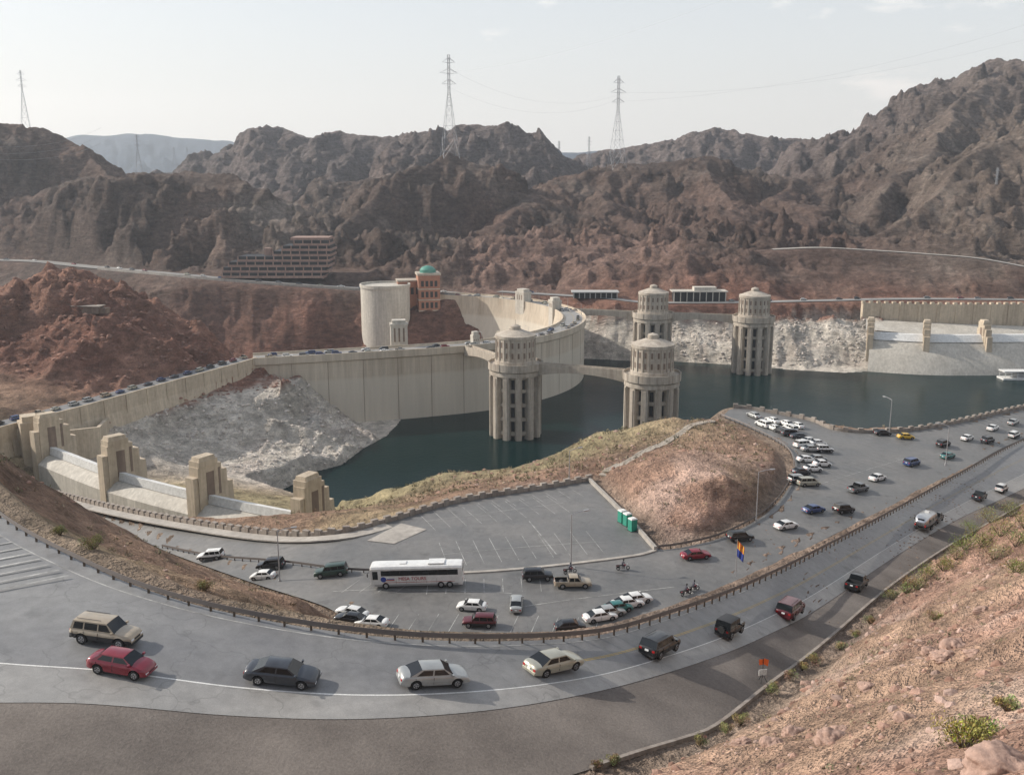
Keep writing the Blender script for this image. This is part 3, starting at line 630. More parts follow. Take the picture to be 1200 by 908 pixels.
# ---------------------------------------------------------------- buildings
# terraced parking structure: every storey steps back up the slope
x0,y0,z0=-184,776,46; t=MB()
for i,(xa,xb,yo) in enumerate(((-42,38,0),(-42,40,2.5),(-38,41,5),(-31,41,7.5),(-4,42,10),(3,42,12),(12,40,14))):
    z=z0+i*4.0; cx=(xa+xb)/2; L=xb-xa
    t.box((x0+cx,y0+yo+12,z+2),(L-2,24,3.98),1); t.box((x0+cx,y0+yo+12,z+.85),(L,26.5,1.7),0)
    for k in range(int(L/7)+1): t.box((x0+xa+.5+k*7,y0+yo-.6,z+2.8),(.8,.8,2.3),0)
t.box((x0+24,y0+28,z0+29),(30,22,2),0); t.box((x0-10,y0+22,z0+17),(5,6,9),0)
t.obj('parking_garage',[M['garage'],M['darkm']],30)
g=D(453,400,742); t=MB(); t.lathe((g[0],g[1],0),[(18,-5),(18,44),(18.6,44.2),(18.6,46.5),(17.6,46.5),(17.6,45)],40,0)
t.lathe((g[0],g[1],0),[(0.1,45.2),(17.6,45.1)],40,0); t.obj('visitor_centre_drum',[M['concl']],30)
g=D(502,360,748); x,y=g[0],g[1]; t=MB(); t.box((x,y,30),(16,16,44),0,.2); t.box((x,y,52.8),(17.4,17.4,1.6),1,.2)
cr,sr=math.cos(.2),math.sin(.2)
for zz in (18,26,34,42): t.box((x,y,zz),(16.3,16.3,.9),1,.2)
for k in range(5):
    for o in (-5,-1.7,1.7,5): t.box((x+o*cr+8.02*sr,y+o*sr-8.02*cr,14+k*8),(2.,.3,4.2),2,.2)
t.lathe((x,y,52.5),[(6,1),(6,3.4),(5.8,3.4),(4.4,5),(1.8,6),(.1,6.2)],20,3); t.box((x-15,y+4,36),(17,14,22),0,.2); t.box((x-15,y+4,47.6),(18,15,1),1,.2)
for o in (-6,-2,2,6): t.box((x-15+o*cr+7.02*sr,y+4+o*sr-7.02*cr,40),(2.2,.3,5),2,.2)
t.obj('visitor_centre_tower',[M['brick'],M['conc'],M['darkm'],M['green']],30)
for (px,py,L,hh,nm,mt) in ((697,352,34,4,'snack_bar_building','roofc'),(818,360,40,7,'exhibit_building','concl')):
    g=D(px,py,722); t=MB(); x,y,z=g; z=ground(x,y)
    t.box((x,y,z+hh/2),(L-3,9,hh),1); t.box((x,y,z+hh+.35),(L,13,.7),0)
    for i in range(9): t.box((x-L/2+1.5+(L-3)*i/8,y-5.6,z+hh/2),(.6,.6,hh),0)
    if hh>5: t.box((x+4,y,z+hh+2),(16,8,2.6),0)
    t.obj(nm,[M[mt],M['darkm']],30)
x,y,z=hit(104,366,400); t=MB(); t.box((x,y,z+1.2),(13,5,3.4),0,-.15); t.box((x,y,z+3.1),(14.5,6.5,.4),1,-.15); t.box((x+7.5,y-.5,z+.8),(4,4,2.6),0,-.15); t.obj('stone_shelter',[M['stain'],M['wall']],30)
# ---------------------------------------------------------------- pylons and lines
def pylon(x,y,h,w,rot=0.,zb=None):
    z0=zb; t=MB(); r=.10+h*.0011
    def lv(u): 
        k=w/2*(1-.86*min(1,u/.62)) if u<.62 else w/2*.14
        return [(x+a*k*math.cos(rot)-b*k*math.sin(rot),y+a*k*math.sin(rot)+b*k*math.cos(rot),z0+h*u) for a,b in ((-1,-1),(1,-1),(1,1),(-1,1))]
    us=[-.08,.14,.27,.38,.48,.56,.63,.7,.77,.84,.91,1]
    for u0,u1 in zip(us[:-1],us[1:]):
        A=lv(u0);B=lv(u1)
        for i in range(4):
            t.cyl(A[i],B[i],r,r,4,0,False); t.cyl(A[i],B[(i+1)%4],r*.6,r*.6,3,0,False); t.cyl(A[(i+1)%4],B[i],r*.6,r*.6,3,0,False); t.cyl(B[i],B[(i+1)%4],r*.6,r*.6,3,0,False)
    tips=[]
    for u,l in ((.70,.08),(.81,.10),(.92,.07)):
        for s_ in (-1,1):
            tip=(x+s_*h*l*math.cos(rot),y+s_*h*l*math.sin(rot),z0+h*(u+.005)); tips.append(tip)
            for c_ in lv(u): t.cyl(c_,tip,r*.6,r*.4,3,0,False)
            for c_ in lv(min(1,u+.05)): t.cyl(c_,tip,r*.5,r*.4,3,0,False)
    t.obj('transmission_tower',[M['pyl']]); return tips
tp=[]
for px,pyt,pyb,d,w in ((527,68,176,1050,16),(723,92,190,1150,16),(30,84,146,1600,12),(163,157,200,935,6),(205,172,194,1700,10),(220,172,188,1750,10),(655,165,192,1500,8),(690,160,192,1500,8),(1165,196,240,905,8),(240,255,300,880,7)):
    b_=D(px,pyb,d); hh=(pyb-pyt)/FPX*d; tp.append(pylon(b_[0],b_[1],hh,w,.3,b_[2]-1.5))
t=MB()
def wire(a,b,sag,r=.06,n_=16):
    P=[]
    for i in range(n_+1):
        u=i/n_; p=[a[k]+(b[k]-a[k])*u for k in range(3)]; p[2]-=sag*4*u*(1-u); P.append(p)
    for p,q in zip(P[:-1],P[1:]): t.cyl(p,q,r,r,3,0,False)
for i in (0,3): wire(tp[0][i],tp[1][i],20,.05); wire(tp[1][i],D(1400,-40+i*9,900),25,.05); 
for i in range(3): wire(D(-30,172+i*7,520),D(118,150+i*9,1000),6,.09)
wire(tp[0][2],D(1000,-60,500),12,.05)
t.obj('power_lines',[M['wire']])
# ---------------------------------------------------------------- street lamps
def lamp(px,py,h,ang=0.,pt=None):
    x,y,z=pt or hit(px,py); t=MB(); t.cyl((x,y,z-.1),(x,y,z+.5),.22,.2,8,0); t.cyl((x,y,z+.5),(x,y,z+h),.12,.07,8,0)
    c,s_=math.cos(ang),math.sin(ang); pr=(x,y,z+h)
    for i in range(1,5):
        u=i/4; q=(x+c*2.2*u,y+s_*2.2*u,z+h+.35*math.sin(u*math.pi/2)); t.cyl(pr,q,.06,.05,6,0); pr=q
    t.box((pr[0]+c*.35,pr[1]+s_*.35,pr[2]),(.9,.34,.16),0,ang); t.box((pr[0]+c*.35,pr[1]+s_*.35,pr[2]-.1),(.6,.24,.06),1,ang)
    t.obj('street_lamp',[M['steel'],M['headl']],30)
for px,py,h,a in ((804,486,8.5,0),(1042,508,8.5,2),(886,611,9,.2),(669,664,8.5,.4),(328,682,8.5,.3),(667,562,6,.5),(1108,545,9,2.5),(735,486,6,.3)): lamp(px,py,h,a)
for a in (-60,-45,-30,-12,5,20,38,55):
    r=RD-.8; x=CC[0]+r*math.cos(math.radians(a)); y=CC[1]+r*math.sin(math.radians(a)); lamp(0,0,7,math.radians(a+180),(x,y,36))
# ---------------------------------------------------------------- vehicles
def car_mesh(name,L,Wd,top,gh,r=.33,fx=None,rx=None,sill=.27,bed=None,spare=False,dark_low=False,roofm=0,cap=0.06):
    t=MB(); hw=Wd/2; fx=fx or L*.31; rx=rx or -L*.29; ra=r+.07
    xs=set(np.round(np.linspace(-L/2,L/2,25),3))
    for xw in (fx,rx):
        for k_ in range(9): xs.add(round(xw+ra*math.cos(math.pi*k_/8),3))
    xs|={round(-L/2+.06,3),round(L/2-.06,3),round(L/2-.14,3)}
    if bed: xs|={bed[0],round(bed[0]+.01,3),bed[1],round(bed[1]-.01,3)}
    xs=sorted(xs); tx=[p[0] for p in top]; tz=[p[1] for p in top]; rows=[]
    for x in xs:
        e=max(0,(abs(x)-(L/2-.6))/.6); w=hw*(1-.17*e**2.4); zt=float(np.interp(x,tx,tz)); zb=sill+.06*e
        zc=zb
        for xw in (fx,rx):
            if abs(x-xw)<=ra+1e-6: zc=max(zc,r+math.sqrt(max(0,ra*ra-(x-xw)**2)))
        zs=zt-.12; 
        if bed and bed[0]<x<bed[1]: rows.append([(w*.97,zc),(w,max(zc+.02,.5*(sill+zs))),(w*.985,zt),(w*.9,zt),(w*.89,zt-.48),(0,zt-.48)])
        else: rows.append([(w*.955,zc),(w,max(zc+.02,.52*(sill+zs)+.04)),(w*.965,zs),(w*.86,zt-.02),(w*.5,zt+.02),(0,zt+.035)])
    vs=[];k=11;fs=[];ms=[]
    for x,rw in zip(xs,rows):
        for y,z in rw: vs.append((x,-y,z))
        for y,z in rw[-2::-1]: vs.append((x,y,z))
    for i in range(len(xs)-1):
        for j in range(k-1):
            fs.append((i*k+j,(i+1)*k+j,(i+1)*k+j+1,i*k+j+1))
            inb=bed and bed[0]<=xs[i] and xs[i+1]<=bed[1] and 3<=j<=6
            ms.append(6 if inb else (6 if dark_low and j in(0,9) else 0))
        fs.append((i*k,i*k+k-1,(i+1)*k+k-1,(i+1)*k)); ms.append(6)
    fs+=[tuple(range(k))[::-1],tuple(range((len(xs)-1)*k,len(xs)*k))]; ms+=[0,0]
    t.add(vs,fs,ms)
    t.box((0,0,.45),(L-.9,Wd-.62,.4),6)
    belt,roof,prs,gm,wb,wr=gh['belt'],gh['roof'],gh['p'],gh['m'],gh.get('wb',.9)*hw,gh.get('wr',.74)*hw
    n_=len(prs); vs=[]; 
    for xb,xr in prs: vs+=[(xb,-wb,belt-.03),(xr,-wr,roof-cap),(xb,wb,belt-.03),(xr,wr,roof-cap)]
    fs=[];ms=[]
    for i in range(n_-1):
        a=4*i;b=a+4; fs+=[(a,b,b+1,a+1),(a+2,a+3,b+3,b+2)]; ms+=[gm[i]]*2
    fs+=[(0,1,3,2),(4*n_-4,4*n_-2,4*n_-1,4*n_-3)]; ms+=[gm[-2],gm[-1]]
    t.add(vs,fs,ms)
    for s_ in (-1,1):
        for i in range(n_-1):
            if gm[i]!=1: continue
            (b0,r0),(b1,r1)=prs[i],prs[i+1]
            def pt(u,v): return (b0+(b1-b0)*u+((r0+(r1-r0)*u)-(b0+(b1-b0)*u))*v, s_*(wb+(wr-wb)*v+.004), belt-.03+(roof-cap-belt+.03)*v)
            t.add([pt(0,.86),pt(1,.86),pt(1,1),pt(0,1)],[(0,1,2,3)],0)
            t.add([pt(0,0),pt(1,0),pt(1,.1),pt(0,.1)],[(0,1,2,3)],0)
    x0,x1=prs[0][1],prs[-1][1]; 
    rv=[]; xsr=np.linspace(x0,x1,7)
    for i,x in enumerate(xsr):
        e=abs(2*i/6-1); ins_=.07*(e>.99)
        for y,z in ((-wr-.01,roof-cap-.01),(-wr*.86,roof-.012-ins_*.5),(0,roof+.012-ins_*.3),(wr*.86,roof-.012-ins_*.5),(wr+.01,roof-cap-.01)): rv.append((x,y,z))
    fs=[(i*5+j,(i+1)*5+j,(i+1)*5+j+1,i*5+j+1) for i in range(6) for j in range(4)]+[(0,1,2,3,4),(34,33,32,31,30)]
    t.add(rv,fs,roofm)
    for xw in (fx,rx):
        for s_ in (-1,1):
            y1=s_*(hw-.02);y0=s_*(hw-.25)
            t.cyl((xw,y0,r),(xw,y1,r),r,r,18,2); t.cyl((xw,y1-s_*.02,r),(xw,y1+s_*.012,r),r*.64,r*.58,14,3); 
            for q_ in range(5):
                a=q_*2*math.pi/5+.3; t.cyl((xw+math.cos(a)*r*.2,y1+s_*.014,r+math.sin(a)*r*.2),(xw+math.cos(a+.25)*r*.5,y1+s_*.014,r+math.sin(a+.25)*r*.5),.035,.035,4,6)
    ztf=float(np.interp(L/2-.05,tx,tz)); ztr=float(np.interp(-L/2+.05,tx,tz))
    for s_ in (-1,1):
        t.box((L/2-.12,s_*hw*.62,ztf-.17),(.26,hw*.34,.13),5); t.box((-L/2+.08,s_*hw*.66,ztr-.2),(.18,hw*.26,.17),4)
        mx=prs[-1][0]-.12; t.box((mx,s_*(hw+.07),belt+.05),(.12,.2,.13),0)
        for xb,xr in prs[1:-1:2]: t.box((xb,s_*(hw*.985),(sill+belt)/2),(.014,.05,belt-sill-.22),6)
        t.box((0,s_*hw*.998,(sill+belt)*.47),(L*.42,.03,.05),6 if dark_low else 0)
    t.box((L/2-.02,0,ztf-.19),(.08,hw*.75,.12),6); t.box((L/2-.05,0,.42),(.16,Wd*.78,.16),6 if dark_low else 0); t.box((-L/2+.05,0,.42),(.16,Wd*.78,.18),6 if dark_low else 0)
    t.box((-L/2-.02,0,ztr-.22),(.04,.34,.16),5)
    if spare: t.cyl((-L/2-.02,0,.95),(-L/2-.24,0,.95),.36,.36,16,2)
    if gh.get('rack'):
        for s_ in (-1,1): t.cyl((x0+.2,s_*wr*.8,roof+.06),(x1-.5,s_*wr*.8,roof+.06),.02,.02,5,6)
    return t.mesh(name,[M['terrain'],M['glass'],M['tyre'],M['chrome'],M['redl'],M['headl'],M['trim']],38)
sedan_top=[(-2.4,.72),(-2.36,.86),(-2.2,.95),(-1.5,.98),(1.0,.97),(1.6,.9),(2.15,.78),(2.34,.68),(2.4,.56)]
K={}
K['sedan']=(car_mesh('sedan_body',4.8,1.8,sedan_top,dict(belt=.97,roof=1.42,p=[(-1.85,-1.02),(-1.45,-.85),(-.3,-.25),(-.2,-.16),(.95,.42),(1.2,.5)],m=[0,1,0,1,0,1,1])),'sedan_car')
K['sedan2']=(car_mesh('compact_body',4.2,1.7,[(-2.1,.75),(-2.06,.9),(-1.9,.98),(-1.5,1.0),(.9,.98),(1.45,.9),(1.9,.76),(2.05,.66),(2.1,.55)],dict(belt=.98,roof=1.42,p=[(-1.7,-1.1),(-1.35,-.9),(-.3,-.25),(-.2,-.16),(.9,.4),(1.12,.48)],m=[0,1,0,1,0,1,1]),fx=1.32,rx=-1.25),'sedan_car')
K['suv']=(car_mesh('suv_body',4.6,1.82,[(-2.3,.95),(-2.26,1.08),(1.0,1.08),(1.5,1.03),(2.1,.95),(2.25,.86),(2.3,.74)],dict(belt=1.08,roof=1.72,wr=.8,rack=1,p=[(-2.2,-1.98),(-2.0,-1.82),(-1.25,-1.18),(-1.15,-1.1),(-.2,-.15),(-.1,-.07),(.85,.42),(1.1,.5)],m=[0,1,0,1,0,1,0,1,1]),r=.38,sill=.4,dark_low=True),'suv')
K['bigsuv']=(car_mesh('large_suv_body',5.2,1.98,[(-2.6,.98),(-2.52,1.15),(1.2,1.15),(1.7,1.1),(2.4,1.02),(2.55,.93),(2.6,.8)],dict(belt=1.15,roof=1.84,wr=.82,rack=1,p=[(-2.5,-2.34),(-2.3,-2.16),(-1.35,-1.3),(-1.25,-1.2),(-.2,-.15),(-.1,-.07),(1.0,.6),(1.24,.68)],m=[0,1,0,1,0,1,0,1,1]),r=.39,sill=.4),'suv')
K['pickup']=(car_mesh('pickup_body',5.5,1.95,[(-2.75,1.12),(-.62,1.12),(-.6,1.12),(1.2,1.12),(1.8,1.07),(2.55,.98),(2.7,.9),(2.75,.78)],dict(belt=1.12,roof=1.8,wr=.8,p=[(-.72,-.62),(-.6,-.5),(.1,.1),(.2,.2),(1.05,.62),(1.3,.7)],m=[0,1,0,1,0,1,1]),r=.39,sill=.42,bed=(-2.68,-.8),fx=1.75,rx=-1.6),'pickup_truck')
K['jeep']=(car_mesh('offroad_body',4.0,1.65,[(-1.95,1.08),(.6,1.08),(.7,1.1),(1.85,1.04),(1.95,.9)],dict(belt=1.08,roof=1.82,wr=.86,wb=.93,p=[(-1.9,-1.85),(-1.7,-1.66),(-.75,-.72),(-.6,-.58),(.45,.3),(.58,.38)],m=[6,1,6,1,6,1,1]),r=.4,sill=.45,spare=True,dark_low=True,roofm=6,fx=1.25,rx=-1.25),'off_road_car')
K['van']=(car_mesh('minivan_body',5.0,1.92,[(-2.5,.9),(-2.45,1.1),(1.2,1.08),(1.8,.98),(2.35,.8),(2.46,.7),(2.5,.6)],dict(belt=1.08,roof=1.75,wr=.8,p=[(-2.42,-2.2),(-2.2,-2.02),(-1.1,-1.05),(-1.0,-.95),(.1,.1),(.2,.2),(1.3,.55),(1.65,.7)],m=[0,1,0,1,0,1,0,1,1]),r=.34,sill=.3),'minivan')
cols=dict(white=(.72,.72,.70),silver=(.38,.39,.38),champ=(.40,.39,.32),tan=(.36,.30,.22),red=(.20,.008,.022),dred=(.10,.012,.018),black=(.012,.012,.014),dgrey=(.05,.055,.065),blue=(.03,.06,.17),teal=(.03,.16,.15),green=(.03,.06,.045),yellow=(.6,.38,.03),grey=(.2,.21,.22))
PM={}
for n_,c_ in cols.items():
    m,nt,b=newmat('car_paint_'+n_); nn=noise(nt,pos(nt),1.5,4,.6)
    base=N(nt,'ShaderNodeRGB'); base.outputs[0].default_value=(*c_,1); nt.links.new(vscale(nt,base.outputs[0],mapr(nt,nn,.3,.7,.88,1.08)),b.inputs['Base Color'])
    b.inputs['Metallic'].default_value=.35 if n_ in('silver','champ','grey','dgrey') else .05; b.inputs['Coat Weight'].default_value=.6; b.inputs['Coat Roughness'].default_value=.08
    nt.links.new(mapr(nt,nn,.3,.7,.3,.45),b.inputs['Roughness']); PM[n_]=m
def place(o,x,y,z,head):
    c,s_=math.cos(head),math.sin(head); zf=ground(x+c*1.4,y+s_*1.4); zr=ground(x-c*1.4,y-s_*1.4); zl=ground(x-s_*.8,y+c*.8); zrr=ground(x+s_*.8,y-c*.8)
    o.location=(x,y,max(z,(zf+zr)/2)+.02); pit=-math.atan2(zf-zr,2.8); rol=math.atan2(zl-zrr,1.6)
    o.rotation_euler=(max(-.06,min(.06,rol)),max(-.12,min(.12,pit)),head)
def vehicle(kind,colr,x,y,z,head):
    me_,nm=K[kind]; o=bpy.data.objects.new(nm,me_); bpy.context.scene.collection.objects.link(o)
    o.material_slots[0].link='OBJECT'; o.material_slots[0].material=PM[colr]; place(o,x,y,z,head); return o
RC=(RL+RR)/2
def road_head(x,y,P):
    i=int(np.argmin((P[:,0]-x)**2+(P[:,1]-y)**2)); i=min(max(i,1),len(P)-2); d=P[i+1]-P[i-1]; return math.atan2(d[1],d[0])
for kind,c_,px,py in (('suv','tan',125,752),('sedan2','red',143,787),('sedan','dgrey',331,798),('sedan','silver',507,800),('sedan','champ',648,785),('suv','black',772,766),('jeep','black',854,743),('bigsuv','dred',925,721),('pickup','black',1003,688),('pickup','dgrey',1147,585),('suv','white',1173,576)):
    x,y,z=hit(px,py); vehicle(kind,c_,x,y,z,road_head(x,y,RC))
R_=math.radians
low=[('suv','white',248,658,175),('suv','black',318,668,172),('sedan2','white',309,679,168),('bigsuv','green',389,676,180),('suv','black',630,679,5),('pickup','tan',671,687,4),('sedan2','white',553,714,170),('sedan','silver',605,711,88),('suv','dred',562,733,175),
 ('sedan','white',413,721,160),('sedan','black',412,729,165),('sedan','white',436,732,165),
 ('sedan','white',703,726,20),('sedan','silver',713,721,20),('sedan2','teal',724,716,20),('sedan','white',735,711,20),('sedan','white',745,706,20),('sedan2','black',668,738,10),
 ('sedan','red',815,654,15),('suv','black',867,633,20),('sedan','white',921,619,30),('sedan','blue',953,600,30),('suv','black',988,600,30),('pickup','grey',1005,576,38),('sedan','white',1028,563,40),('van','blue',1068,545,40),('sedan','teal',1110,537,40),('sedan2','white',1133,516,40),('suv','black',1105,523,40),('suv','dgrey',1157,519,40),('sedan2','yellow',1061,514,10),('sedan2','black',1034,510,10),
 ('sedan','white',1163,504,45),('sedan','silver',1187,497,45),('suv','white',1188,512,45)]
for i,(px,py) in enumerate(((883,489),(894,500),(907,504),(921,499),(934,501),(905,495),(927,511),(937,514),(948,519),(958,522),(941,524),(950,529),(965,530),(958,540),(944,541),(952,552),(963,546),(938,556),(947,569),(935,565),(926,505),(915,508))):
    low.append((random.choice(['sedan','suv','sedan','van','sedan2']),random.choice(['white','white','silver','white','black','teal','dgrey','champ']),px,py,20+random.uniform(-8,8) if py>510 else 110))
for kind,c_,px,py,h in low:
    x,y,z=hit(px,py,128); vehicle(kind,c_,x,y,z,R_(h))
kinds=['sedan','suv','sedan2','van','pickup','bigsuv']; cc=['white','silver','black','dgrey','red','champ','blue','white','grey','tan']
Q=resample((apL*.62+apR*.38),8.2)
for i,p in enumerate(Q[3:]): vehicle(random.choice(kinds),random.choice(cc),p[0]+random.uniform(-.5,.5),p[1]+random.uniform(-.5,.5),36,road_head(p[0],p[1],Q))
def deck(P,o,step,rev,prob,names=kinds):
    Q=resample(sideoff(np.array(P),o),step)
    for i in range(1,len(Q)-1):
        if random.random()>prob: continue
        d=Q[i+1]-Q[i-1]; me_,nm=K[random.choice(names)]; ob=bpy.data.objects.new(nm,me_); bpy.context.scene.collection.objects.link(ob)
        ob.material_slots[0].link='OBJECT'; ob.material_slots[0].material=PM[random.choice(cc)]
        ob.location=(Q[i][0],Q[i][1],Q[i][2]-.09); ob.rotation_euler=(0,0,math.atan2(d[1],d[0])+(math.pi if rev else 0))
deck(crest,4.2,8.2,False,.7); deck(crest,9.4,9.5,True,.5)
deck(nvc+np.array([0,0,.1]),2,16,False,.5); deck(efc+np.array([0,0,.1]),2,13,False,.45)
# coach
def tour_bus(x,y,z,head):
    t=MB()
    prof=[(-1.25,.45),(-1.3,.9),(-1.3,3.2),(-1.12,3.48),(-.6,3.6),(.6,3.6),(1.12,3.48),(1.3,3.2),(1.3,.9),(1.25,.45)]
    xs=[-6.85,-6.75,-6.2,-4,0,4,6.2,6.7,6.85]; k=len(prof); vs=[];fs=[]
    for x_ in xs:
        e=1-(.07 if abs(x_)>6.8 else (.02 if abs(x_)>6.6 else 0))
        for a,b_ in prof: vs.append((x_,a*e,.45+(b_-.45)*(e if b_>2 else 1)))
    for i in range(len(xs)-1):
        for j in range(k): fs.append((i*k+j,(i+1)*k+j,(i+1)*k+(j+1)%k,i*k+(j+1)%k))
    fs+=[tuple(range(k)),tuple(range((len(xs)-1)*k,len(xs)*k))]
    t.add(vs,fs,0)
    for s_ in (-1,1):
        t.box((-.5,s_*1.3,2.52),(11.4,.03,.84),6)
        for i in range(8): t.box((-5.4+i*1.42,s_*1.3,2.52),(1.36,.045,.78),1)
        t.box((6.1,s_*1.3,2.2),(.8,.04,1.3),1)
        t.box((0,s_*1.3,.62),(12.4,.05,.3),3); t.box((-.4,s_*1.3,1.06),(10.5,.035,.05),4)
        for i in range(5): t.box((-3+i*1.5,s_*1.305,1.2),(.02,.03,.75),6)
        for xw in (4.6,-3.6,-4.9):
            t.cyl((xw,s_*1.02,.52),(xw,s_*1.33,.52),.52,.52,18,2); t.cyl((xw,s_*1.3,.52),(xw,s_*1.345,.52),.3,.26,12,3)
        t.cyl((6.85,s_*1.1,2.9),(7.2,s_*1.45,2.6),.04,.04,5,6); t.box((7.2,s_*1.45,2.35),(.12,.2,.5),6)
        t.box((6.82,s_*.95,.95),(.1,.4,.2),5); t.box((-6.83,s_*1.0,1.3),(.08,.25,.5),4)
    t.box((6.84,0,2.35),(.06,2.3,1.35),1); t.box((-6.85,0,2.6),(.04,1.9,.7),1); t.box((-3,0,3.68),(2.4,1.7,.2),0); t.box((2,0,3.65),(1,1,.12),0)
    for s_ in (-1,1):
        t.cyl((4.9,s_*1.29,1.55),(4.9,s_*1.325,1.55),.42,.42,18,7); t.box((3.9,s_*1.31,1.42),(1.3,.03,.12),4); t.box((3.8,s_*1.31,1.62),(1.1,.03,.1),7)
    o=bpy.data.objects.new('tour_bus',t.mesh('tour_bus',[PM['white'],M['glass'],M['tyre'],M['chrome'],M['redl'],M['headl'],M['trim'],M['flagb']],30)); bpy.context.scene.collection.objects.link(o)
    place(o,x,y,z,head)
    for s_ in (1,-1):
        cu=bpy.data.curves.new('lettering','FONT'); cu.body='MESA TOURS'; cu.size=.7; cu.extrude=.006; cu.align_x='CENTER'; cu.align_y='CENTER'; cu.materials.append(M['redl'])
        tx=bpy.data.objects.new('lettering',cu); bpy.context.scene.collection.objects.link(tx); tx.parent=o; tx.location=(.6,s_*1.34,1.6)
        tx.rotation_euler=(math.pi/2,0,math.pi if s_>0 else 0)
x,y,z=hit(490,685,128); tour_bus(x,y,z,R_(178))
x,y,z=hit(1083,619); h=road_head(x,y,RC); t=MB(); n_=14; k=16; vs=[];fs=[]
for i in range(n_+1):
    u=-1+2*i/n_; e=(1-abs(u)**4.5)**.5 if abs(u)<1 else .02; e=max(e,.05)
    for j in range(k):
        a=2*math.pi*j/k; ca,sa=math.cos(a),math.sin(a); yy=1.22*math.copysign(abs(ca)**.6,ca)*(.55+.45*e); zz=1.1*math.copysign(abs(sa)**.6,sa)*e; vs.append((3.9*u,yy,1.65+zz))
for i in range(n_):
    for j in range(k): fs.append((i*k+j,(i+1)*k+j,(i+1)*k+(j+1)%k,i*k+(j+1)%k))
fs+=[tuple(range(k)),tuple(range(n_*k,(n_+1)*k))]; t.add(vs,fs,0)
for s_ in (-1,1):
    for xx in (-2.2,-.2,1.9): t.box((xx,s_*1.22,1.9),(1.1,.05,.5),1)
    for xx in (-.5,.4): t.cyl((xx,s_*1.0,.36),(xx,s_*1.27,.36),.36,.36,16,2); t.cyl((xx,s_*1.25,.36),(xx,s_*1.285,.36),.2,.18,10,3)
    t.box((-3.6,s_*.8,1.1),(.2,.2,.3),4)
t.box((-3.55,0,1.95),(.3,1.0,.5),1); t.cyl((3.6,0,.6),(4.9,0,.55),.06,.06,6,6); t.box((.0,0,2.85),(.8,.7,.22),5); t.box((0,0,.62),(6.4,2.0,.2),6)
o=bpy.data.objects.new('travel_trailer',t.mesh('travel_trailer',[M['alum'],M['glass'],M['tyre'],M['chrome'],M['redl'],PM['white'],M['trim']],40)); bpy.context.scene.collection.objects.link(o); place(o,x,y,z,h)
x2,y2=x+math.cos(h)*7.6,y+math.sin(h)*7.6; vehicle('pickup','dgrey',x2,y2,ground(x2,y2),road_head(x2,y2,RC))
def person(name='motorcyclist'):
    sc=[(-.2,0,.88),(-.14,0,1.12),(-.04,0,1.32),(.02,0,1.45),(.06,0,1.58),(-.04,.19,1.3),(.18,.26,1.12),(.42,.3,1.08),(-.04,-.19,1.3),(.18,-.26,1.12),(.42,-.3,1.08),(-.15,.12,.85),(.22,.2,.72),(.1,.22,.36),(.24,.22,.32),(-.15,-.12,.85),(.22,-.2,.72),(.1,-.22,.36),(.24,-.22,.32)]
    ed=[(0,1),(1,2),(2,3),(3,4),(2,5),(5,6),(6,7),(2,8),(8,9),(9,10),(0,11),(11,12),(12,13),(13,14),(0,15),(15,16),(16,17),(17,18)]
    rad=[.15,.14,.16,.06,.11,.07,.05,.04,.07,.05,.04,.09,.065,.05,.045,.09,.065,.05,.045]
    me_=bpy.data.meshes.new(name); me_.from_pydata(sc,ed,[]); o=bpy.data.objects.new(name,me_); bpy.context.scene.collection.objects.link(o)
    md=o.modifiers.new('Skin','SKIN'); 
    for i,sv in enumerate(me_.skin_vertices[0].data): sv.radius=(rad[i],rad[i]); sv.use_root=(i==0)
    o.modifiers.new('Sub','SUBSURF').levels=1; o.modifiers['Sub'].render_levels=1; me_.materials.append(M['cloth']); return o
def motorcycle(px,py,head):
    x,y,z=hit(px,py,128); t=MB()
    for xw in (-.75,.78):
        for i in range(16):
            a=i*math.pi/8;b_=a+math.pi/8; t.cyl((xw+.27*math.cos(a),0,.32+.27*math.sin(a)),(xw+.27*math.cos(b_),0,.32+.27*math.sin(b_)),.06,.06,6,0)
        t.cyl((xw,-.06,.32),(xw,.06,.32),.1,.1,8,1)
    t.cyl((.78,.08,.32),(.45,.08,.95),.03,.03,6,1); t.cyl((.78,-.08,.32),(.45,-.08,.95),.03,.03,6,1); t.cyl((.42,-.36,1.05),(.42,.36,1.05),.02,.02,6,1)
    t.box((.15,0,.78),(.55,.28,.24),2,0,(.8,.7)); t.box((-.35,0,.76),(.6,.26,.12),0); t.box((0,0,.45),(.45,.32,.34),1); t.box((-.75,0,.66),(.5,.16,.08),2); t.box((-.8,.22,.6),(.45,.16,.3),0); t.box((-.8,-.22,.6),(.45,.16,.3),0)
    t.cyl((.6,0,.92),(.7,0,.9),.1,.09,10,3); t.cyl((-.1,.2,.3),(-.95,.2,.32),.04,.05,6,1)
    o=t.obj('motorcycle',[M['tyre'],M['chrome'],PM['red'],M['headl']],30); o.location=(x,y,z+.01); o.rotation_euler=(0,0,head)
    p=person(); p.location=o.location; p.rotation_euler=(0,0,head)
    hm_=MB(); hm_.lathe((.07,0,1.66),[(.02,-.13),(.11,-.1),(.14,0),(.12,.09),(.06,.13),(.005,.14)],12,0); ho=hm_.obj('helmet',[M['trim']],40,p)
motorcycle(730,668,R_(8)); motorcycle(668,672,R_(20)); motorcycle(813,692,R_(30)); motorcycle(804,697,R_(35))
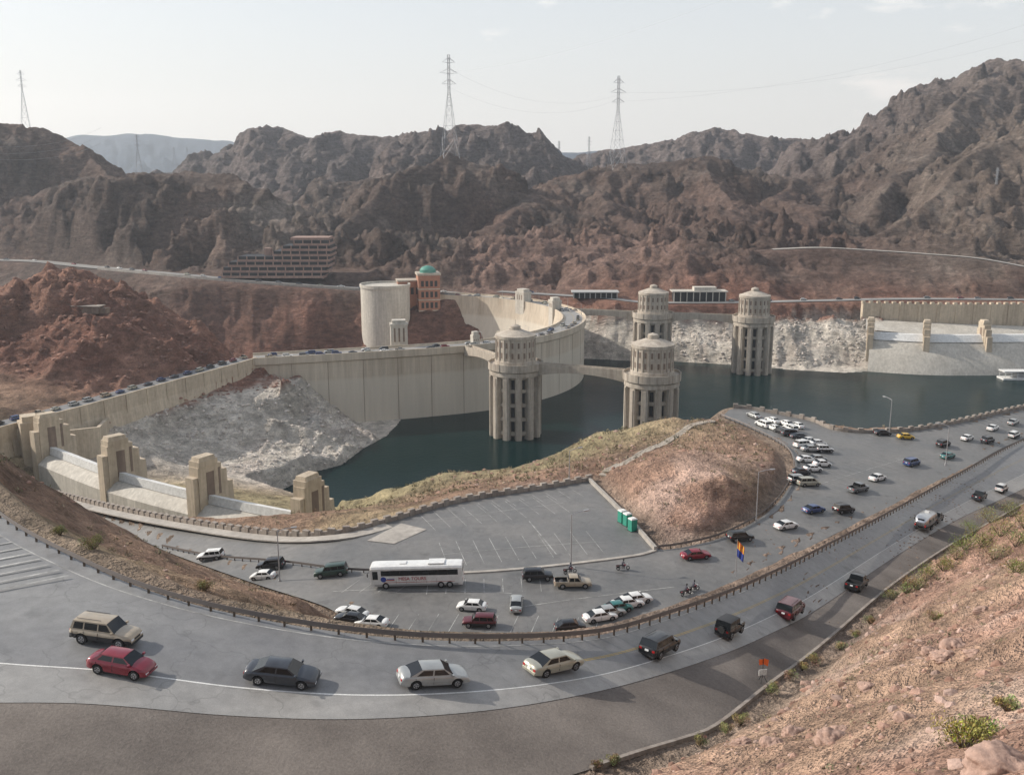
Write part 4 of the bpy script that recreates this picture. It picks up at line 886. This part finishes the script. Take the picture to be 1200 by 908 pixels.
for px,py in ((729,612),(735,616),(741,622)):
    x,y,z=hit(px,py); t=MB(); t.box((x,y,z+1.05),(1.15,1.15,2.1),0,.5); t.box((x,y,z+2.2),(1.25,1.25,.2),1,.5,(.8,.8))
    t.box((x,y,z+1.05),(.8,1.19,1.8),0,.5); t.box((x,y,z+.05),(1.3,1.3,.1),2,.5); t.obj('portable_toilet',[M['toilet'],M['white'],M['trim']],30)
x,y,z=hit(862,676); t=MB(); t.cyl((x,y,z),(x,y,z+6.2),.06,.04,8,0)
for j in range(6):
    for i in range(10):
        def P_(i,j): return (x+.05+i*.0935,y+.12*math.sin(i*1.1+j*.5)-i*.05,z+6.0-j*.42-i*.09)
        t.add([P_(i,j),P_(i+1,j),P_(i+1,j+1),P_(i,j+1)],[(0,1,2,3)],1 if j>=3 else (2 if (i)%2 else 3))
t.obj('state_flag',[M['steel'],M['flagb'],M['flagr'],M['flagy']])
x,y,z=hit(893,800); t=MB(); 
for a in (0,2.1,4.2): t.cyl((x+.45*math.cos(a),y+.45*math.sin(a),z),(x,y,z+.9),.03,.03,5,2)
t.cyl((x,y,z+.5),(x,y,z+2.3),.03,.03,6,2); t.box((x,y-.05,z+1.0),(.75,.04,.55),1,.2); 
t.add([(x,y,z+2.3),(x+.45,y-.1,z+2.2),(x+.4,y-.1,z+1.6),(x,y,z+1.75)],[(0,1,2,3)],0); t.add([(x,y+.02,z+2.2),(x-.4,y-.1,z+2.25),(x-.36,y-.1,z+1.7),(x,y+.02,z+1.7)],[(0,1,2,3)],0)
t.obj('warning_flag_stand',[M['orange'],M['white'],M['trim']])
g=U(1196,444,0); t=MB(); t.box((g[0],g[1],.6),(26,9,1.0),0); t.box((g[0],g[1],5.2),(25,8,.6),0)
for i in range(7):
    for s_ in (-3.6,3.6): t.cyl((g[0]-11.6+i*3.9,g[1]+s_,1),(g[0]-11.6+i*3.9,g[1]+s_,5),.15,.15,6,0)
t.box((g[0]+3,g[1],2.5),(14,5,3),1); t.obj('boat_dock',[M['white'],M['steel']],30)
A0=hit(708,556,150); B0=hit(836,493,150); t=MB(); a=np.array(A0);b_=np.array(B0); L=np.linalg.norm(b_-a); k=int(L/1.2)
for i in range(k):
    p=a+(b_-a)*i/k; zz=ground(p[0],p[1]); t.box((p[0],p[1],zz+.06),(1.25,1.7,.3),0,math.atan2(b_[1]-a[1],b_[0]-a[0]))
for s_ in (-.9,.9):
    u=(b_-a)[:2]/np.linalg.norm((b_-a)[:2]); pr=None
    for i in range(0,k,2):
        p=a+(b_-a)*i/k; q=(p[0]-u[1]*s_,p[1]+u[0]*s_); zz=ground(*q); t.cyl((q[0],q[1],zz),(q[0],q[1],zz+1),.03,.03,4,1)
        if pr: t.cyl(pr,(q[0],q[1],zz+1),.03,.03,4,1)
        pr=(q[0],q[1],zz+1)
t.obj('stairway',[M['conc'],M['rust']],30)
# ---------------------------------------------------------------- scrub, bushes and rocks
def vc_mesh(name,V,F,C,mat):
    me_=bpy.data.meshes.new(name); me_.from_pydata(V,[],F); ca_=me_.color_attributes.new('Col','FLOAT_COLOR','POINT'); ca_.data.foreach_set('color',np.c_[np.array(C),np.ones(len(C))].ravel())
    me_.materials.append(mat); o=bpy.data.objects.new(name,me_); bpy.context.scene.collection.objects.link(o); return o
def leafclump(V,F,C,c,R,hh,n_,size,base):
    for _ in range(n_):
        th_=random.uniform(0,6.283); rr2=R*math.sqrt(random.random()); ph=random.random(); zz=hh*(ph**.8)*(1-.45*(rr2/R)**2)
        x=c[0]+rr2*math.cos(th_);y=c[1]+rr2*math.sin(th_);z=c[2]+zz; s_=size*random.uniform(.6,1.4)
        v=Vector((random.uniform(-1,1),random.uniform(-1,1),random.uniform(.2,1.4))).normalized()*s_*1.7; w=v.cross(Vector((random.uniform(-1,1),random.uniform(-1,1),.1))).normalized()*s_*.4
        o=len(V); V+=[(x-w[0],y-w[1],z-w[2]),(x+w[0],y+w[1],z+w[2]),(x+v[0],y+v[1],z+v[2])]; F.append((o,o+1,o+2)); f=random.uniform(.6,1.3)*(.7+.5*ph); C+=[tuple(b*f for b in base)]*3
pal=[(.27,.235,.145),(.22,.205,.125),(.30,.25,.17),(.16,.16,.095),(.25,.185,.125)]
V,F,C=[],[],[]
for (x0,x1,y0,y1,n_,rmin,rmax) in ((2,75,22,190,1300,.08,.36),(-90,40,62,190,1100,.15,.5),(-45,70,190,300,3000,.2,.65),(60,150,100,260,500,.2,.7),(-160,-70,90,230,500,.2,.7),(20,60,100,180,600,.2,.6)):
    xs=rng.uniform(x0,x1,n_);ys=rng.uniform(y0,y1,n_); pvv=gsample(xs,ys,PV2); zz=gsample(xs,ys)
    dens=fbm(xs,ys,18,3,61)
    for x,y,p_,z,dn in zip(xs,ys,pvv,zz,dens):
        if p_>.25 or z<3 or dn<random.uniform(-.6,.25): continue
        R=random.uniform(rmin,rmax); far_=y>110
        leafclump(V,F,C,(x,y,z-.05),R,R*1.1,9 if far_ else 26,R*(.5 if far_ else .24),random.choice(pal))
vc_mesh('desert_scrub',V,F,C,M['veg'])
def bush(px,py,R,base):
    V,F,C=[],[],[]; x,y,z=hit(px,py)
    for _ in range(14):
        a=random.uniform(0,6.28); rr2=R*random.uniform(0,.8); leafclump(V,F,C,(x+rr2*math.cos(a),y+rr2*math.sin(a),z+random.uniform(0,R*.5)),R*.42,R*.75,90,.04+R*.018,tuple(b*random.uniform(.65,1.25) for b in base))
    o=vc_mesh('creosote_bush',V,F,C,M['veg']); t=MB()
    for i in range(12):
        a=i*.55; t.cyl((x,y,z-.1),(x+math.cos(a)*R*.7,y+math.sin(a)*R*.7,z+R*random.uniform(.6,1.)),.035,.012,4,0,False)
    t.obj('stems',[M['wood']],None,o)
yg=(.25,.25,.08)
for px,py,R,b_ in ((1128,872,1.0,(.32,.31,.08)),(1145,862,.8,yg),(1062,694,1.7,yg),(1085,680,1.9,(.24,.23,.08)),(1105,668,1.8,yg),(1120,655,1.9,(.25,.24,.09)),(1150,640,2.3,yg),(1172,628,2.3,(.28,.26,.1)),(1190,640,2.1,(.2,.21,.08)),(1165,655,1.8,(.3,.27,.12)),(1190,672,1.4,yg),(1140,625,2.2,yg),(1185,605,2.5,(.22,.22,.09)),(1045,702,1.3,(.24,.22,.1)),(1130,643,1.9,yg),(1200,618,2.4,yg),(1075,690,1.4,(.28,.26,.12)),(1160,612,2.2,yg),
  (868,848,.7,(.34,.3,.15)),(905,812,.8,(.3,.28,.14)),(925,795,.7,(.34,.3,.16)),(955,778,.9,(.36,.3,.17)),(940,785,.6,(.33,.29,.15)),(850,858,.6,(.34,.3,.16)),(820,872,.6,(.3,.27,.14)),(720,895,.5,(.28,.25,.12)),(700,900,.4,(.28,.25,.14)),(110,642,1.1,(.2,.21,.08)),(240,690,.8,(.25,.24,.1)),(70,625,.7,(.22,.22,.09)),(1020,730,.9,(.32,.28,.14)),(985,760,.8,(.34,.3,.15)),(1003,745,.6,(.3,.27,.13)),(1095,725,.7,(.26,.25,.1)),(1180,830,.5,(.3,.28,.12))): bush(px,py,R,b_)
bm_v=[(0,0,1)]+[(math.cos(a*2*math.pi/6)*.85,math.sin(a*2*math.pi/6)*.85,.45) for a in range(6)]+[(math.cos((a+.5)*2*math.pi/6),math.sin((a+.5)*2*math.pi/6),-.3) for a in range(6)]
bm_f=[(0,1+i,1+(i+1)%6) for i in range(6)]+[(1+i,7+i,1+(i+1)%6) for i in range(6)]+[(1+(i+1)%6,7+i,7+(i+1)%6) for i in range(6)]
V,F,C=[],[],[]
def rock(x,y,z,s_,base):
    o=len(V); a=random.uniform(0,6.28); sx,sy,sz=s_*random.uniform(.7,1.3),s_*random.uniform(.6,1.1),s_*random.uniform(.45,.85)
    for v in bm_v:
        j=random.uniform(.78,1.22); vx,vy=v[0]*sx*j,v[1]*sy*j; V.append((x+vx*math.cos(a)-vy*math.sin(a),y+vx*math.sin(a)+vy*math.cos(a),z+v[2]*sz*j))
    F.extend([tuple(i+o for i in f) for f in bm_f]); f=random.uniform(.7,1.2); C.extend([tuple(b*f for b in base)]*13)
for (x0,x1,y0,y1,n_,m_,cap) in ((4,70,20,150,9500,.055,.38),(-90,30,62,170,900,.1,.4),(-20,70,190,290,900,.15,.6),(-170,-60,380,500,1500,.5,1),(100,320,640,700,1500,.6,1),(-330,-130,410,520,900,.7,1)):
    xs=rng.uniform(x0,x1,n_);ys=rng.uniform(y0,y1,n_); pvv=gsample(xs,ys,PV2); zz=gsample(xs,ys)
    for x,y,p_,z in zip(xs,ys,pvv,zz):
        if p_>.3 or z<.3: continue
        rock(x,y,z,min(cap,m_*random.paretovariate(1.7)) if m_<.3 else m_*random.uniform(.6,2.2),random.choice([(.36,.23,.18),(.42,.30,.25),(.27,.165,.125)]) if y<330 else ((.5,.45,.4) if z<26 and x>-185 else (.25,.145,.11)))
vc_mesh('scattered_rocks',V,F,C,M['rocks'])
for px,py,s_ in ((1178,900,.95),(975,865,.75),(930,858,.6),(1105,770,.7),(1015,805,.5),(1060,840,.45),(985,855,.4),(870,870,.5),(1150,715,.6),(945,800,.4),(1120,757,.8),(1090,762,.5),(905,870,.5),(1140,765,.45)):
    x,y,z=hit(px,py)
    bm=bmesh.new(); bmesh.ops.create_icosphere(bm,subdivisions=5,radius=1)
    sd=random.uniform(0,50); co_=np.array([v.co[:] for v in bm.verts])
    d=1+.25*np.sin(co_[:,0]*3+sd)*np.cos(co_[:,1]*2.6+sd)+.22*fbm(co_[:,0]*3+sd,co_[:,1]*3+co_[:,2]*4,1,3,5)-.12*np.abs(fbm(co_[:,0]*7+sd,co_[:,1]*7+co_[:,2]*6,1,3,6))
    co_=co_*d[:,None]*np.array([1.15,1,.62])
    for v,c_ in zip(bm.verts,co_): v.co=Vector(c_)
    for f in bm.faces: f.smooth=True
    me_=bpy.data.meshes.new('boulder'); bm.to_mesh(me_); bm.free(); ca_=me_.color_attributes.new('Col','FLOAT_COLOR','POINT'); ca_.data.foreach_set('color',np.tile((.38,.26,.21,1),len(me_.vertices)))
    me_.materials.append(M['rocks']); o=bpy.data.objects.new('boulder',me_); bpy.context.scene.collection.objects.link(o); o.location=(x,y,z+.05*s_); o.scale=(s_,s_,s_); o.rotation_euler=(0,0,sd)
# ---------------------------------------------------------------- air: thin real haze over the whole valley
hz=MB(); hz.box((0,4500,340),(22000,11000,900),0); ho=hz.obj('atmosphere_haze',[])
m=bpy.data.materials.new('haze'); m.use_nodes=True; nt=m.node_tree; nt.nodes.clear(); om=nt.nodes.new('ShaderNodeOutputMaterial'); vsn=nt.nodes.new('ShaderNodeVolumeScatter')
vsn.inputs['Density'].default_value=.00009; vsn.inputs['Color'].default_value=(.80,.90,1,1); vsn.inputs['Anisotropy'].default_value=.35
nt.links.new(vsn.outputs[0],om.inputs['Volume']); ho.data.materials.append(m)
# ---------------------------------------------------------------- light, sky, camera
S=Vector((-.86,.24,.55)).normalized(); el=math.asin(S.z); az=math.atan2(S.x,S.y)
sun=bpy.data.lights.new('sun','SUN'); sun.energy=5.0; sun.angle=math.radians(.5); sun.color=(1,.94,.85)
so=bpy.data.objects.new('sun',sun); bpy.context.scene.collection.objects.link(so); so.rotation_euler=S.to_track_quat('Z','Y').to_euler(); so.location=(0,0,400)
w=bpy.data.worlds.new("World"); bpy.context.scene.world=w; w.use_nodes=True; nt=w.node_tree; bg=nt.nodes['Background']
sky=N(nt,'ShaderNodeTexSky'); sky.sky_type='NISHITA'; sky.sun_disc=False; sky.sun_elevation=el; sky.sun_rotation=az; sky.altitude=400; sky.air_density=1.; sky.dust_density=3.; sky.ozone_density=1.
tc=N(nt,'ShaderNodeTexCoord'); sx=N(nt,'ShaderNodeSeparateXYZ'); nt.links.new(tc.outputs['Generated'],sx.inputs[0])
mp=N(nt,'ShaderNodeMapping'); mp.inputs['Scale'].default_value=(1,1,3.4); nt.links.new(tc.outputs['Generated'],mp.inputs[0])
cl_=noise(nt,mp.outputs[0],6.5,9,.62)
gate=mul(nt,mapr(nt,sx.outputs[0],.08,.34,-.16,.05),mapr(nt,sx.outputs[2],.06,.16,-.10,.02),'ADD')
cf_=mapr(nt,mul(nt,cl_,gate,'ADD'),.5,.62,0,1)
haze=mapr(nt,sx.outputs[2],-.02,.4,.95,.2)
c=mixc(nt,haze,sky.outputs[0],(7.2,7.45,7.6)); c=mixc(nt,mul(nt,cf_,.85),c,(8.0,8.0,7.95))
nt.links.new(c,bg.inputs['Color']); bg.inputs['Strength'].default_value=.135
cam=bpy.data.cameras.new('camera'); cam.sensor_width=36; cam.lens=FPX/1200*36; cam.clip_start=.5; cam.clip_end=20000
co=bpy.data.objects.new('camera',cam); bpy.context.scene.collection.objects.link(co); co.location=(0,0,CAMZ); co.rotation_euler=(math.pi/2-PITCH,0,0); bpy.context.scene.camera=co
vs_=bpy.context.scene.view_settings; vs_.view_transform='Standard'; vs_.look='None'; vs_.exposure=0
print('done',len(bpy.data.objects))
